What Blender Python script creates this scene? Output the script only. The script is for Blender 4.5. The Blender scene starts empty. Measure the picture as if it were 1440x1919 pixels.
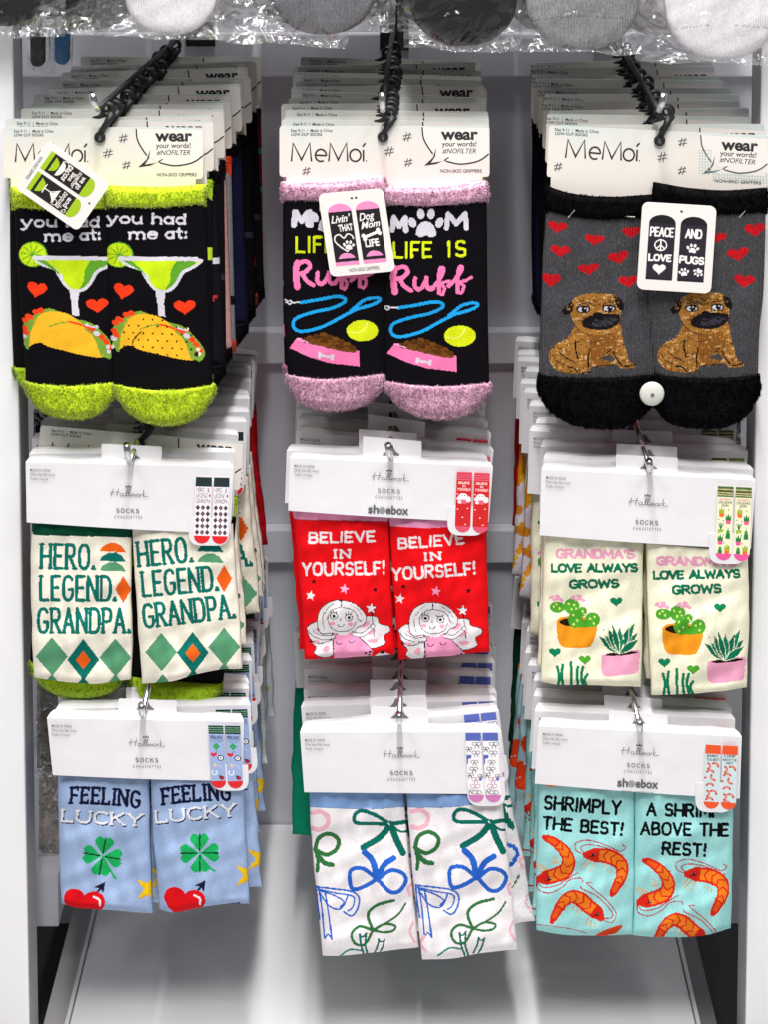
import bpy, bmesh, math, random
import numpy as np
from mathutils import Vector, Matrix, noise
from mathutils.geometry import tessellate_polygon

random.seed(7)
rng = np.random.default_rng(7)
SC = bpy.context.scene
COL = SC.collection
R = math.radians

# ------------------------------------------------------------------ camera, world, lamps, exposure
# Camera stands 1.5 m in front of the rack (rack front plane is Y = 0), 1.65 m high; metres throughout.
F, CX, PYH, TH, CAMY, CAMZ = 3270.0, 735.0, -348.0, R(4.4), -1.5, 1.65
PW, PH = 1440.0, 1919.0
cam = bpy.data.cameras.new('camera')
cam.sensor_fit = 'HORIZONTAL'
cam.sensor_width = 36.0
cam.lens = F / PW * 36.0
cam.shift_x = (PW / 2 - CX) / PW
cam.shift_y = -(PH / 2 - PYH) / PW
cam.clip_start, cam.clip_end = 0.05, 60
cam_ob = bpy.data.objects.new('camera', cam)
COL.objects.link(cam_ob)
cam_ob.location = (0, CAMY, CAMZ)
cam_ob.rotation_euler = (R(90) - TH, 0, 0)
SC.camera = cam_ob

world = bpy.data.worlds.new('World')
SC.world = world
world.use_nodes = True
bg = world.node_tree.nodes['Background']
bg.inputs[0].default_value = (0.92, 0.94, 1.0, 1)
bg.inputs[1].default_value = 0.22


def area(name, loc, size_x, size_y, power, color, rot=(0, 0, 0)):
    li = bpy.data.lights.new(name, 'AREA')
    li.shape = 'RECTANGLE'
    li.size, li.size_y, li.energy, li.color = size_x, size_y, power, color
    o = bpy.data.objects.new(name, li)
    COL.objects.link(o)
    o.location = loc
    o.rotation_euler = rot
    return o


# the shop's ceiling strip lights, running front to back over the aisle
area('ceiling_strip_light', (-0.03, -1.25, 3.5), 0.09, 2.2, 140, (1.0, 0.985, 0.98))
area('ceiling_strip_light', (1.35, -1.2, 3.5), 0.10, 2.2, 32, (1.0, 0.98, 0.97))
area('ceiling_strip_light', (-1.40, -1.2, 3.5), 0.10, 2.2, 32, (1.0, 0.98, 0.97))
area('aisle_fill_light', (0.1, -1.9, 3.5), 2.4, 0.4, 44, (1.0, 0.985, 0.98), (R(30), 0, 0))  # broad fill lamp, added to brighten the pack fronts and lower rack

SC.view_settings.view_transform = 'Standard'
SC.view_settings.look = 'None'
SC.view_settings.exposure = -0.31
SC.view_settings.gamma = 1.0
SC.view_settings.use_curve_mapping = False
SC.cycles.max_bounces = 8
SC.cycles.transparent_max_bounces = 24


# ------------------------------------------------------------------ measuring helpers
def U(px, py, Y):
    """Where the sight line through a measured point of the photograph meets the upright plane at depth Y."""
    px = np.asarray(px, float)
    py = np.asarray(py, float)
    Y = np.asarray(Y, float)
    a = (px - CX) / F
    b = -(py - PYH) / F
    dy = math.cos(TH) + b * math.sin(TH)
    dz = -math.sin(TH) + b * math.cos(TH)
    t = (Y - CAMY) / dy
    return np.stack([a * t, Y + 0 * t, CAMZ + dz * t], -1)


def UV3(px, py, Y):
    return Vector(U(px, py, Y).tolist())


def lin(h, k=1.0):
    """sRGB hex to linear."""
    h = h.lstrip('#')
    v = np.array([int(h[i:i + 2], 16) / 255 for i in (0, 2, 4)])
    v = np.where(v <= 0.04045, v / 12.92, ((v + 0.055) / 1.055) ** 2.4)
    return v * k


def arc(cx, cy, rx, ry, a0, a1, n=14, q=1.0):
    out = []
    for i in range(n + 1):
        a = R(a0 + (a1 - a0) * i / n)
        c, s = math.cos(a), math.sin(a)
        out.append((cx + rx * math.copysign(abs(c) ** q, c), cy + ry * math.copysign(abs(s) ** q, s)))
    return out


def smooth(pts, n=8):
    """Catmull-Rom through the points."""
    p = np.asarray(pts, float)
    if len(p) < 3:
        return p
    e = np.vstack([2 * p[0] - p[1], p, 2 * p[-1] - p[-2]])
    out = []
    for i in range(1, len(e) - 2):
        for k in range(n):
            t = k / n
            out.append(0.5 * ((2 * e[i]) + (-e[i - 1] + e[i + 1]) * t + (2 * e[i - 1] - 5 * e[i] + 4 * e[i + 1] - e[i + 2]) * t * t
                              + (-e[i - 1] + 3 * e[i] - 3 * e[i + 1] + e[i + 2]) * t ** 3))
    out.append(p[-1])
    return np.array(out)


def resample(pts, n):
    p = np.asarray(pts, float)
    d = np.r_[0, np.cumsum(np.hypot(*np.diff(p, axis=0).T))]
    s = np.linspace(0, d[-1], n + 1)
    return np.stack([np.interp(s, d, p[:, 0]), np.interp(s, d, p[:, 1])], -1)


def rrect(x0, y0, x1, y1, r, n=5):
    return (arc(x1 - r, y0 + r, r, r, -90, 0, n) + arc(x1 - r, y1 - r, r, r, 0, 90, n)
            + arc(x0 + r, y1 - r, r, r, 90, 180, n) + arc(x0 + r, y0 + r, r, r, 180, 270, n))


def round_poly(pts, r, n=4):
    """Rounds the corners of a polygon; r may be a list."""
    out = []
    m = len(pts)
    rs = r if isinstance(r, (list, tuple)) else [r] * m
    for i in range(m):
        p, a, b = np.array(pts[i], float), np.array(pts[i - 1], float), np.array(pts[(i + 1) % m], float)
        if rs[i] <= 0:
            out.append(tuple(p))
            continue
        u, v = a - p, b - p
        ru = min(rs[i], np.hypot(*u) * .49)
        rv = min(rs[i], np.hypot(*v) * .49)
        q0, q1 = p + u / np.hypot(*u) * ru, p + v / np.hypot(*v) * rv
        for k in range(n + 1):
            t = k / n
            out.append(tuple((1 - t) ** 2 * q0 + 2 * t * (1 - t) * p + t * t * q1))
    return out


# ------------------------------------------------------------------ letter shapes
_q = .8
def _O(w=1.0): return [arc(w / 2, .5, w / 2, .5, 90, 450, 24, _q)]
GL = {
    'A': (1.0, [[(0, 0), (.5, 1), (1, 0)], [(.2, .34), (.8, .34)]]),
    'B': (.85, [[(0, 0), (0, 1)], [(0, 1)] + arc(.42, .765, .36, .235, 90, -90, 8, _q) + [(0, .53)], [(0, .53)] + arc(.45, .265, .4, .265, 90, -90, 8, _q) + [(0, 0)]]),
    'C': (.9, [arc(.5, .5, .5, .5, 42, 318, 18, _q)]),
    'D': (.95, [[(0, 0), (0, 1)], [(0, 1)] + arc(.4, .5, .55, .5, 90, -90, 12, _q) + [(0, 0)]]),
    'E': (.75, [[(.75, 1), (0, 1), (0, 0), (.75, 0)], [(0, .52), (.6, .52)]]),
    'F': (.72, [[(.72, 1), (0, 1), (0, 0)], [(0, .5), (.58, .5)]]),
    'G': (.95, [arc(.5, .5, .5, .5, 42, 300, 16, _q) + [(.95, .2), (.95, .45), (.6, .45)]]),
    'H': (.95, [[(0, 0), (0, 1)], [(.95, 0), (.95, 1)], [(0, .5), (.95, .5)]]),
    'I': (.12, [[(.06, 0), (.06, 1)]]),
    'K': (.9, [[(0, 0), (0, 1)], [(.85, 1), (0, .42)], [(.28, .6), (.9, 0)]]),
    'L': (.75, [[(0, 1), (0, 0), (.75, 0)]]),
    'M': (1.15, [[(0, 0), (.08, 1), (.57, .3), (1.07, 1), (1.15, 0)]]),
    'N': (.95, [[(0, 0), (0, 1), (.95, 0), (.95, 1)]]),
    'O': (1.0, _O()),
    'P': (.82, [[(0, 0), (0, 1)], [(0, 1)] + arc(.42, .73, .4, .27, 90, -90, 8, _q) + [(0, .46)]]),
    'R': (.88, [[(0, 0), (0, 1)], [(0, 1)] + arc(.42, .75, .4, .25, 90, -90, 8, _q) + [(0, .5)], [(.35, .5), (.88, 0)]]),
    'S': (.8, [arc(.4, .745, .36, .255, 30, 260, 10, _q) + arc(.4, .255, .4, .255, 80, -150, 10, _q)]),
    'T': (.9, [[(0, 1), (.9, 1)], [(.45, 1), (.45, 0)]]),
    'U': (.95, [[(0, 1), (0, .4)] + arc(.475, .4, .475, .4, 180, 360, 12, _q) + [(.95, 1)]]),
    'V': (.95, [[(0, 1), (.475, 0), (.95, 1)]]),
    'W': (1.35, [[(0, 1), (.3, 0), (.67, .8), (1.05, 0), (1.35, 1)]]),
    'X': (.9, [[(0, 0), (.9, 1)], [(0, 1), (.9, 0)]]),
    'Y': (.95, [[(0, 1), (.475, .48), (.95, 1)], [(.475, .48), (.475, 0)]]),
    '!': (.14, [[(.10, 1.04), (.06, .46)], [(.05, .06), (.05, 0)]]),
    '.': (.14, [[(.05, .1), (.05, 0)]]),
    "'": (.12, [[(.08, 1), (.04, .75)]]),
    ' ': (.5, []),
    'i': (.12, [[(.06, 0), (.06, .68)], [(.06, .9), (.06, .98)]]),
    'a': (.7, [arc(.33, .33, .33, .33, 0, 360, 14), [(.66, .66), (.66, 0)]]),
    'd': (.7, [arc(.33, .33, .33, .33, 0, 360, 14), [(.66, 1), (.66, 0)]]),
    'e': (.68, [[(.03, .36), (.64, .36)] + arc(.34, .34, .34, .34, 5, 320, 14)]),
    'h': (.68, [[(0, 1), (0, 0)], [(0, .45)] + arc(.32, .38, .32, .28, 160, 0, 8) + [(.64, 0)]]),
    'm': (1.1, [[(0, .66), (0, 0)], [(0, .45)] + arc(.27, .4, .26, .26, 160, 0, 8) + [(.53, 0)], [(.53, .45)] + arc(.79, .4, .26, .26, 160, 0, 8) + [(1.05, 0)]]),
    'o': (.68, [arc(.34, .33, .34, .33, 90, 450, 16)]),
    't': (.5, [[(.22, .95), (.22, .15)] + arc(.37, .15, .15, .15, 180, 300, 6), [(0, .66), (.48, .66)]]),
    'u': (.68, [[(0, .66), (0, .3)] + arc(.31, .28, .31, .28, 180, 350, 8) + [(.64, .66), (.64, 0)]]),
    'y': (.7, [[(0, .66), (.34, 0)], [(.7, .66), (.28, -.18), (.12, -.3), (-.06, -.26)]]),
    'l': (.14, [[(.06, 1), (.06, 0)]]),
    'r': (.45, [[(0, .66), (0, 0)], [(0, .42)] + arc(.26, .36, .26, .3, 160, 60, 6)]),
    'k': (.6, [[(0, 1), (0, 0)], [(.5, .66), (0, .25)], [(.18, .4), (.56, 0)]]),
    ':': (.14, [[(.06, .1), (.06, 0)], [(.06, .6), (.06, .5)]]),
}


def letters(c, s, p0, p1, h, w, col, serif=0.0, gap=.3, arch=0.0, slant=0.0, jig=0.0, seed=3):
    """Draws s with strokes, stretched so that it runs from p0 to p1 along its base line; h = height of capitals."""
    rr = random.Random(seed)
    p0, p1 = np.array(p0, float), np.array(p1, float)
    L = np.hypot(*(p1 - p0))
    ex = (p1 - p0) / L
    ey = np.array([ex[1], -ex[0]])
    tot = sum(GL[ch][0] for ch in s) + gap * (len(s) - 1)
    k = (L - w) / tot
    x = 0.0
    for ch in s:
        wd, strokes = GL[ch]
        a = rr.uniform(-jig, jig)
        dy = rr.uniform(-jig, jig) * h * .4
        def M(pt):
            X, Y = pt
            xx = X * k + slant * Y * h
            xc = wd * k / 2
            yy = Y * h
            xr, yr = xx - xc, yy - h / 2
            xx, yy = xc + xr * math.cos(a) - yr * math.sin(a), h / 2 + xr * math.sin(a) + yr * math.cos(a)
            X0 = x * k + xx + w / 2
            t = X0 / L
            return p0 + ex * X0 + ey * (yy + dy + w / 2 * (1 - 2 * Y) * .9 + arch * 4 * t * (1 - t))
        for st in strokes:
            c.stroke([M(q) for q in st], w, col)
            if serif:
                for e, f in ((st[0], st[1]), (st[-1], st[-2])):
                    if abs(e[0] - f[0]) < abs(e[1] - f[1]) * 1.2 and (e[1] in (0, 1, .66)):
                        sw = serif * h / k
                        c.stroke([M((e[0] - sw, e[1])), M((e[0] + sw, e[1]))], w * .8, col)
                    elif abs(e[1] - f[1]) < .05 and e[1] in (0, 1) and serif > .052:
                        c.stroke([M(e), M((e[0], e[1] + (.16 if e[1] == 0 else -.16)))], w * .8, col)
                if serif > .052:
                    for e in st[1:-1]:
                        if e[0] == 0 and e[1] in (0, 1):
                            c.stroke([M((-serif * h / k, e[1])), M(e)], w * .8, col)
        x += wd + gap


_tc = {}
def text_tris(s, bold=0.0, shear=0.0):
    """Outline letters of the built-in typeface as triangles: x runs 0..1, a capital is 1 high."""
    key = (s, bold, shear)
    if key in _tc:
        return _tc[key]
    def mesh_of(t):
        cu = bpy.data.curves.new('type', 'FONT')
        cu.body = t
        cu.offset = bold
        cu.shear = shear
        cu.resolution_u = 4
        o = bpy.data.objects.new('type', cu)
        COL.objects.link(o)
        dg = bpy.context.evaluated_depsgraph_get()
        dg.update()
        me = bpy.data.meshes.new_from_object(o.evaluated_get(dg))
        me.calc_loop_triangles()
        v = np.empty(len(me.vertices) * 3)
        me.vertices.foreach_get('co', v)
        t = np.empty(len(me.loop_triangles) * 3, int)
        me.loop_triangles.foreach_get('vertices', t)
        bpy.data.objects.remove(o)
        bpy.data.curves.remove(cu)
        bpy.data.meshes.remove(me)
        return v.reshape(-1, 3)[:, :2], t.reshape(-1, 3)
    v, t = mesh_of(s)
    H, _ = mesh_of('H')
    cap = H[:, 1].max()
    x0, x1 = v[:, 0].min(), v[:, 0].max()
    _tc[key] = (np.stack([(v[:, 0] - x0) / (x1 - x0), v[:, 1] / cap], -1), t)
    return _tc[key]


def typeset(c, s, p0, p1, h, col, bold=0.0, shear=0.0):
    v, t = text_tris(s, bold, shear)
    p0, p1 = np.array(p0, float), np.array(p1, float)
    d = p1 - p0
    n = np.array([d[1], -d[0]]) / np.hypot(*d)
    P = p0 + v[:, :1] * d + v[:, 1:] * n * h
    c.tris(P, t, col)


def Af(o=(0, 0), ex=(1, 0), ey=(0, 1)):
    return np.array([[ex[0], ey[0], o[0]], [ex[1], ey[1], o[1]]], float)


class Pen:
    """Shared drawing verbs; positions pass through the affine map self.A."""
    A = Af()

    def tf(s, pts):
        p = np.asarray(pts, float)
        return p @ s.A[:, :2].T + s.A[:, 2]

    def sc(s):
        return math.sqrt(abs(np.linalg.det(s.A[:, :2])))

    def at(s, dx=0, dy=0, k=1.0):
        s.A = Af((dx, dy), (k, 0), (0, k))
        return s

    def ell(s, cx, cy, rx, ry, col, rot=0, n=28):
        c, d = math.cos(R(rot)), math.sin(R(rot))
        s.poly([(cx + x * c - y * d, cy + x * d + y * c) for x, y in arc(0, 0, rx, ry, 0, 360, n)[:-1]], col)

    def star(s, cx, cy, r, col, rot=-90, inner=.42):
        s.poly([(cx + (r if i % 2 == 0 else r * inner) * math.cos(R(rot + 36 * i)), cy + (r if i % 2 == 0 else r * inner) * math.sin(R(rot + 36 * i))) for i in range(10)], col)

    def heart(s, cx, cy, w, h, col, rot=0):
        c, d = math.cos(R(rot)), math.sin(R(rot))
        P = []
        for i in range(40):
            t = 2 * math.pi * i / 40
            x = 16 * math.sin(t) ** 3 / 32 * w
            y = -(13 * math.cos(t) - 5 * math.cos(2 * t) - 2 * math.cos(3 * t) - math.cos(4 * t)) / 29 * h
            P.append((cx + x * c - y * d, cy + x * d + y * c))
        s.poly(P, col)

    def paw(s, cx, cy, r, col, rot=0):
        c, d = math.cos(R(rot)), math.sin(R(rot))
        q = lambda x, y: (cx + (x * c - y * d) * r, cy + (x * d + y * c) * r)
        s.poly(smooth([q(-.62, .75), q(-.5, .25), q(-.2, -.02), q(.2, -.02), q(.5, .25), q(.62, .75), q(.3, .9), q(0, .78), q(-.3, .9), q(-.62, .75)], 4), col)
        for x, y, a in ((-.82, .02, -25), (-.32, -.5, -8), (.32, -.5, 8), (.82, .02, 25)):
            X, Y = q(x, y)
            s.ell(X, Y, .23 * r, .33 * r, col, rot + a, 12)

    def bone(s, p0, p1, w, col):
        p0, p1 = np.array(p0, float), np.array(p1, float)
        d = (p1 - p0) / np.hypot(*(p1 - p0))
        n = np.array([-d[1], d[0]])
        s.stroke([p0, p1], w, col)
        for p in (p0, p1):
            for k in (-1, 1):
                s.ell(*(p + n * k * w * .62), w * .72, w * .72, col, 0, 12)


class Canvas(Pen):
    """The knitting chart of a sock (or print of a tag): one colour per cell, read into per-face colours of its mesh."""
    def __init__(s, x0, y0, x1, y1, bgc, S=2.0):
        s.x0, s.y0, s.S = x0, y0, S
        s.W, s.H = int((x1 - x0) * S) + 2, int((y1 - y0) * S) + 2
        s.a = np.empty((s.H, s.W, 3))
        s.a[:] = bgc
        s.A = Af()

    def _box(s, p, m=0):
        x0, y0 = np.floor((p.min(0) - (s.x0, s.y0)) * s.S - m).astype(int)
        x1, y1 = np.ceil((p.max(0) - (s.x0, s.y0)) * s.S + m).astype(int) + 1
        x0, y0, x1, y1 = max(x0, 0), max(y0, 0), min(x1, s.W), min(y1, s.H)
        if x1 <= x0 or y1 <= y0:
            return None
        X, Y = np.meshgrid((np.arange(x0, x1) + .5) / s.S + s.x0, (np.arange(y0, y1) + .5) / s.S + s.y0)
        return (slice(y0, y1), slice(x0, x1)), X, Y

    def mask(s, pts):
        p = s.tf(pts)
        b = s._box(p)
        if b is None:
            return None
        sl, X, Y = b
        m = np.zeros(X.shape, bool)
        for (ax, ay), (bx, by) in zip(p, np.roll(p, -1, 0)):
            if ay == by:
                continue
            c = ((ay > Y) != (by > Y)) & (X < (bx - ax) * (Y - ay) / (by - ay) + ax)
            m ^= c
        return sl, m

    def poly(s, pts, col):
        r = s.mask(pts)
        if r:
            s.a[r[0]][r[1]] = col

    def tris(s, P, t, col):
        for a in t:
            s.poly(P[a], col)

    def stroke(s, pts, w, col):
        p = s.tf(pts)
        w = w * s.sc()
        b = s._box(p, w * s.S / 2 + 1)
        if b is None:
            return
        sl, X, Y = b
        m = np.zeros(X.shape, bool)
        for (ax, ay), (bx, by) in zip(p[:-1], p[1:]):
            dx, dy = bx - ax, by - ay
            L = dx * dx + dy * dy + 1e-9
            t = np.clip(((X - ax) * dx + (Y - ay) * dy) / L, 0, 1)
            m |= (X - ax - t * dx) ** 2 + (Y - ay - t * dy) ** 2 <= (w / 2) ** 2
        s.a[sl][m] = col

    def mottle(s, pts, cols, n, r0, r1, seed=1):
        """Random blotches kept inside a polygon."""
        r = s.mask(pts)
        if not r:
            return
        sl, m = r
        g = np.random.default_rng(seed)
        view = s.a[sl]
        h, w = m.shape
        Y, X = np.mgrid[0:h, 0:w]
        for _ in range(n):
            cx, cy = g.uniform(0, w), g.uniform(0, h)
            rr = g.uniform(r0, r1) * s.S
            k = ((X - cx) / rr) ** 2 + ((Y - cy) / (rr * g.uniform(.35, .8))) ** 2 < 1
            view[k & m] = cols[g.integers(len(cols))]

    def sample(s, px, py):
        i = np.clip(((px - s.x0) * s.S).astype(int), 0, s.W - 1)
        j = np.clip(((py - s.y0) * s.S).astype(int), 0, s.H - 1)
        return s.a[j, i]


class Ink(Pen):
    """Printed marks as thin shapes a fraction of a millimetre proud of a card."""
    def __init__(s, Y):
        s.Y, s.v, s.f, s.k, s.A = Y, [], [], 0, Af()

    def _add(s, P2, faces):
        s.k += 1
        b = len(s.v)
        W = U(P2[:, 0], P2[:, 1], s.Y - 4e-6 * s.k)
        s.v += W.tolist()
        s.f += [[b + int(i) for i in f] for f in faces]

    def poly(s, pts, col=None):
        p = s.tf(pts)
        t = tessellate_polygon([[Vector((x, y, 0)) for x, y in p]])
        s._add(p, t)

    def tris(s, P, t, col=None):
        s._add(s.tf(P), t)

    def stroke(s, pts, w, col=None):
        p = s.tf(pts)
        w = w * s.sc() / 2
        if len(p) < 2:
            return
        d = np.diff(p, axis=0)
        d /= np.maximum(np.hypot(*d.T)[:, None], 1e-9)
        n = np.stack([-d[:, 1], d[:, 0]], -1)
        m = np.vstack([n[:1], n[:-1] + n[1:], n[-1:]])
        m /= np.maximum((m ** 2).sum(1)[:, None] / 2, .35) if len(p) > 2 else 1
        if len(p) > 2:
            m[0], m[-1] = n[0], n[-1]
        P = np.vstack([p + m * w, p - m * w])
        q = len(p)
        s._add(P, [(i, i + 1, q + i + 1, q + i) for i in range(q - 1)])


# ------------------------------------------------------------------ objects
def link(name, data, parent=None):
    o = bpy.data.objects.new(name, data)
    COL.objects.link(o)
    if parent:
        o.parent = parent
    return o


def tag(o, label=None, cat=None, group=None, kind=None):
    for k, v in (('label', label), ('category', cat), ('group', group), ('kind', kind)):
        if v:
            o[k] = v
    return o


def thing(name, loc, label, cat, group=None):
    o = link(name, None)
    o.location = loc
    o.empty_display_size = .02
    return tag(o, label, cat, group)


def mesh_obj(name, v, f, mat, parent=None, org=(0, 0, 0), smooth_=False):
    v = np.asarray(v, float) - np.asarray(org, float)
    me = bpy.data.meshes.new(name)
    me.from_pydata(v.tolist(), [], [list(map(int, x)) for x in f])
    if smooth_:
        me.polygons.foreach_set('use_smooth', [True] * len(me.polygons))
    me.materials.append(mat)
    me.update()
    return link(name, me, parent)


class MB:
    def __init__(s):
        s.v, s.f = [], []

    def add(s, v, f):
        b = len(s.v)
        s.v += [tuple(x) for x in v]
        s.f += [tuple(b + i for i in q) for q in f]
        return s

    def box(s, a, b):
        x0, y0, z0 = a
        x1, y1, z1 = b
        return s.add([(x0, y0, z0), (x1, y0, z0), (x1, y1, z0), (x0, y1, z0), (x0, y0, z1), (x1, y0, z1), (x1, y1, z1), (x0, y1, z1)],
                     [(3, 2, 1, 0), (4, 5, 6, 7), (0, 1, 5, 4), (1, 2, 6, 5), (2, 3, 7, 6), (3, 0, 4, 7)])

    def tube(s, pts, r, n=10, flat=1.0):
        pts = [Vector(p) for p in pts]
        rs = r if isinstance(r, (list, tuple)) else [r] * len(pts)
        up = Vector((0, 1, 0))
        v, f = [], []
        for i, p in enumerate(pts):
            t = (pts[min(i + 1, len(pts) - 1)] - pts[max(i - 1, 0)]).normalized()
            a = t.cross(up)
            if a.length < 1e-3:
                a = t.cross(Vector((1, 0, 0)))
            a.normalize()
            b = t.cross(a).normalized()
            for k in range(n):
                w = 2 * math.pi * k / n
                v.append(p + a * math.cos(w) * rs[i] + b * math.sin(w) * rs[i] * flat)
        for i in range(len(pts) - 1):
            for k in range(n):
                f.append((i * n + k, i * n + (k + 1) % n, (i + 1) * n + (k + 1) % n, (i + 1) * n + k))
        f.append(tuple(range(n))[::-1])
        f.append(tuple((len(pts) - 1) * n + k for k in range(n)))
        return s.add(v, f)

    def torus(s, c, Rr, r, axis='Y', n=24, m=8, flat=1.0):
        v, f = [], []
        for i in range(n):
            a = 2 * math.pi * i / n
            for j in range(m):
                b = 2 * math.pi * j / m
                q = Rr + r * math.cos(b)
                h = r * flat * math.sin(b)
                if axis == 'Y':
                    v.append((c[0] + q * math.cos(a), c[1] + h, c[2] + q * math.sin(a)))
                else:
                    v.append((c[0] + q * math.cos(a), c[1] + q * math.sin(a), c[2] + h))
        for i in range(n):
            for j in range(m):
                f.append((i * m + j, ((i + 1) % n) * m + j, ((i + 1) % n) * m + (j + 1) % m, i * m + (j + 1) % m))
        return s.add(v, f)

    def plate(s, loop, Y, t):
        """A flat shape cut from the outline (measured points), t thick, front face at depth Y."""
        n = len(loop)
        p = np.asarray(loop, float)
        W = U(p[:, 0], p[:, 1], Y)
        B = W.copy()
        B[:, 1] += t
        tr = tessellate_polygon([[Vector((x, -y, 0)) for x, y in p]])
        v = np.vstack([W, B]).tolist()
        f = [tuple(a) for a in tr] + [tuple(n + i for i in a[::-1]) for a in tr] + [(i, (i + 1) % n, n + (i + 1) % n, n + i) for i in range(n)]
        return s.add(v, f)

    def build(s, name, mat, parent=None, org=(0, 0, 0), sm=False, bevel=0):
        o = mesh_obj(name, s.v, s.f, mat, parent, org, sm)
        if bevel:
            b = o.modifiers.new('edge', 'BEVEL')
            b.width = bevel
            b.segments = 2
        return o


def grid_mesh(name, V, cols, mat, parent, org, back=0.004, smooth_=True):
    """V (nv+1, nu+1, 3) front surface; closed behind by a rim and a back face. cols (nv, nu, 3) = one colour per cell."""
    nv, nu = V.shape[0] - 1, V.shape[1] - 1
    idx = np.arange((nv + 1) * (nu + 1)).reshape(nv + 1, nu + 1)
    q = np.stack([idx[:-1, :-1], idx[1:, :-1], idx[1:, 1:], idx[:-1, 1:]], -1).reshape(-1, 4)
    loop = np.r_[idx[0, :-1], idx[:-1, -1], idx[-1, :0:-1], idx[:0:-1, 0]]
    verts = V.reshape(-1, 3)
    rim = verts[loop].copy()
    rim[:, 1] += back
    n0 = len(verts)
    verts = np.vstack([verts, rim]) - np.asarray(org, float)
    m = len(loop)
    nx = np.roll(np.arange(m), -1)
    side = np.stack([loop, loop[nx], n0 + nx, n0 + np.arange(m)], -1)
    lv = np.r_[q.ravel(), side.ravel(), (n0 + np.arange(m))]
    nf = len(q) + m
    tot = np.r_[np.full(nf, 4), [m]]
    me = bpy.data.meshes.new(name)
    me.vertices.add(len(verts))
    me.vertices.foreach_set('co', verts.ravel())
    me.loops.add(len(lv))
    me.loops.foreach_set('vertex_index', lv.astype(np.int32))
    me.polygons.add(len(tot))
    me.polygons.foreach_set('loop_start', np.r_[0, np.cumsum(tot)[:-1]].astype(np.int32))
    me.update(calc_edges=True)
    me.validate()
    if cols is not None:
        cq = cols.reshape(-1, 3)
        edge = np.concatenate([cols[0, :], cols[:, -1], cols[-1, ::-1], cols[::-1, 0]])
        edge = edge[np.linspace(0, len(edge) - 1, m).astype(int)]
        C = np.vstack([cq, edge, cols[nv // 2, nu // 2][None]])
        at = me.attributes.new('tint', 'FLOAT_COLOR', 'FACE')
        at.data.foreach_set('color', np.c_[C, np.ones(len(C))].ravel())
    sm = np.full(len(tot), smooth_)
    sm[-1] = False
    me.polygons.foreach_set('use_smooth', sm)
    me.materials.append(mat)
    return link(name, me, parent)


def coons(T, B, L, Rr, nu, nv, curve=True):
    g = (lambda p: smooth(p, 6)) if curve else (lambda p: np.asarray(p, float))
    T, B, L, Rr = resample(g(T), nu), resample(g(B), nu), resample(g(L), nv), resample(g(Rr), nv)
    u = np.linspace(0, 1, nu + 1)[None, :, None]
    v = np.linspace(0, 1, nv + 1)[:, None, None]
    return ((1 - v) * T[None] + v * B[None] + (1 - u) * L[:, None] + u * Rr[:, None]
            - (1 - u) * (1 - v) * T[0] - u * (1 - v) * T[-1] - (1 - u) * v * B[0] - u * v * B[-1])


_wv = [(rng.uniform(-1, 1), rng.uniform(-1, 1), rng.uniform(0, 6.3)) for _ in range(14)]
def folds(X, Y, k, seed=0):
    """Soft random undulation of cloth, roughly -1..1."""
    o = 0
    for i, (a, b, ph) in enumerate(_wv):
        o = o + np.sin(k * (a * X + b * Y) * (1 + .12 * i) + ph + seed * (i + 1.7))
    return o / 4.0


def pillow(P, Y0, thick, top_round, bot_round, wrinkle, seed, p=5.0):
    nv, nu = P.shape[0] - 1, P.shape[1] - 1
    u = np.linspace(0, 1, nu + 1)[None, :]
    v = np.linspace(0, 1, nv + 1)[:, None]
    prof = np.sqrt(np.clip(1 - np.abs(2 * u - 1) ** p, 0, 1)) * np.ones_like(v)
    if bot_round:
        prof = prof * np.sqrt(np.clip(1 - np.clip((v - (1 - bot_round)) / bot_round, 0, 1) ** 2.2, 0, 1))
    if top_round:
        prof = prof * np.sqrt(np.clip(1 - np.clip((top_round - v) / top_round, 0, 1) ** 2.2, 0, 1))
    w = wrinkle * folds(P[..., 0], P[..., 1], .035, seed) + wrinkle * .45 * folds(P[..., 0], P[..., 1] * .6, .12, seed + 3)
    off = thick * prof + w * np.clip(prof, 0, 1)
    return U(P[..., 0], P[..., 1], Y0 - off)


def cloth_patch(name, T, B, L, Rr, Y0, thick, chart, mat, parent, org, step=1.35, top_round=0.0, bot_round=.05, wrinkle=.0008, seed=0,
                back=.004, curve=True, p=5.0, jag=(1, 1), wob=0.0):
    w = max(np.hypot(*(np.array(T[-1]) - T[0])), 4)
    h = max(np.hypot(*(np.array(L[-1], float) - L[0])), 4)
    nu, nv = max(int(w / step), 4), max(int(h / step), 4)
    P = coons(T, B, L, Rr, nu, nv, curve)
    if wob:
        vv = np.linspace(0, 1, nv + 1)[:, None]
        P = P + np.stack([wob * folds(P[..., 0] * .3, P[..., 1], .05, seed) * np.minimum(vv * 4, 1), wob * .8 * folds(P[..., 0], P[..., 1] * .2, .06, seed + 5) * vv ** 6], -1)
    V = pillow(P, Y0, thick, top_round, bot_round, wrinkle, seed, p)
    C = (P[:-1, :-1] + P[1:, 1:]) / 2
    ju, jv = jag
    if ju > 1 or jv > 1:
        C = C[(np.arange(nv) // jv) * jv][:, (np.arange(nu) // ju) * ju]
    cols = chart.sample(C[..., 0], C[..., 1]) if isinstance(chart, Canvas) else np.broadcast_to(np.asarray(chart, float), C.shape[:2] + (3,)).copy()
    cols = np.clip(cols * (1 + rng.normal(0, .04, cols.shape[:2] + (1,))), 0, .95)
    return grid_mesh(name, V, cols, mat, parent, org, back), V, P


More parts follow.
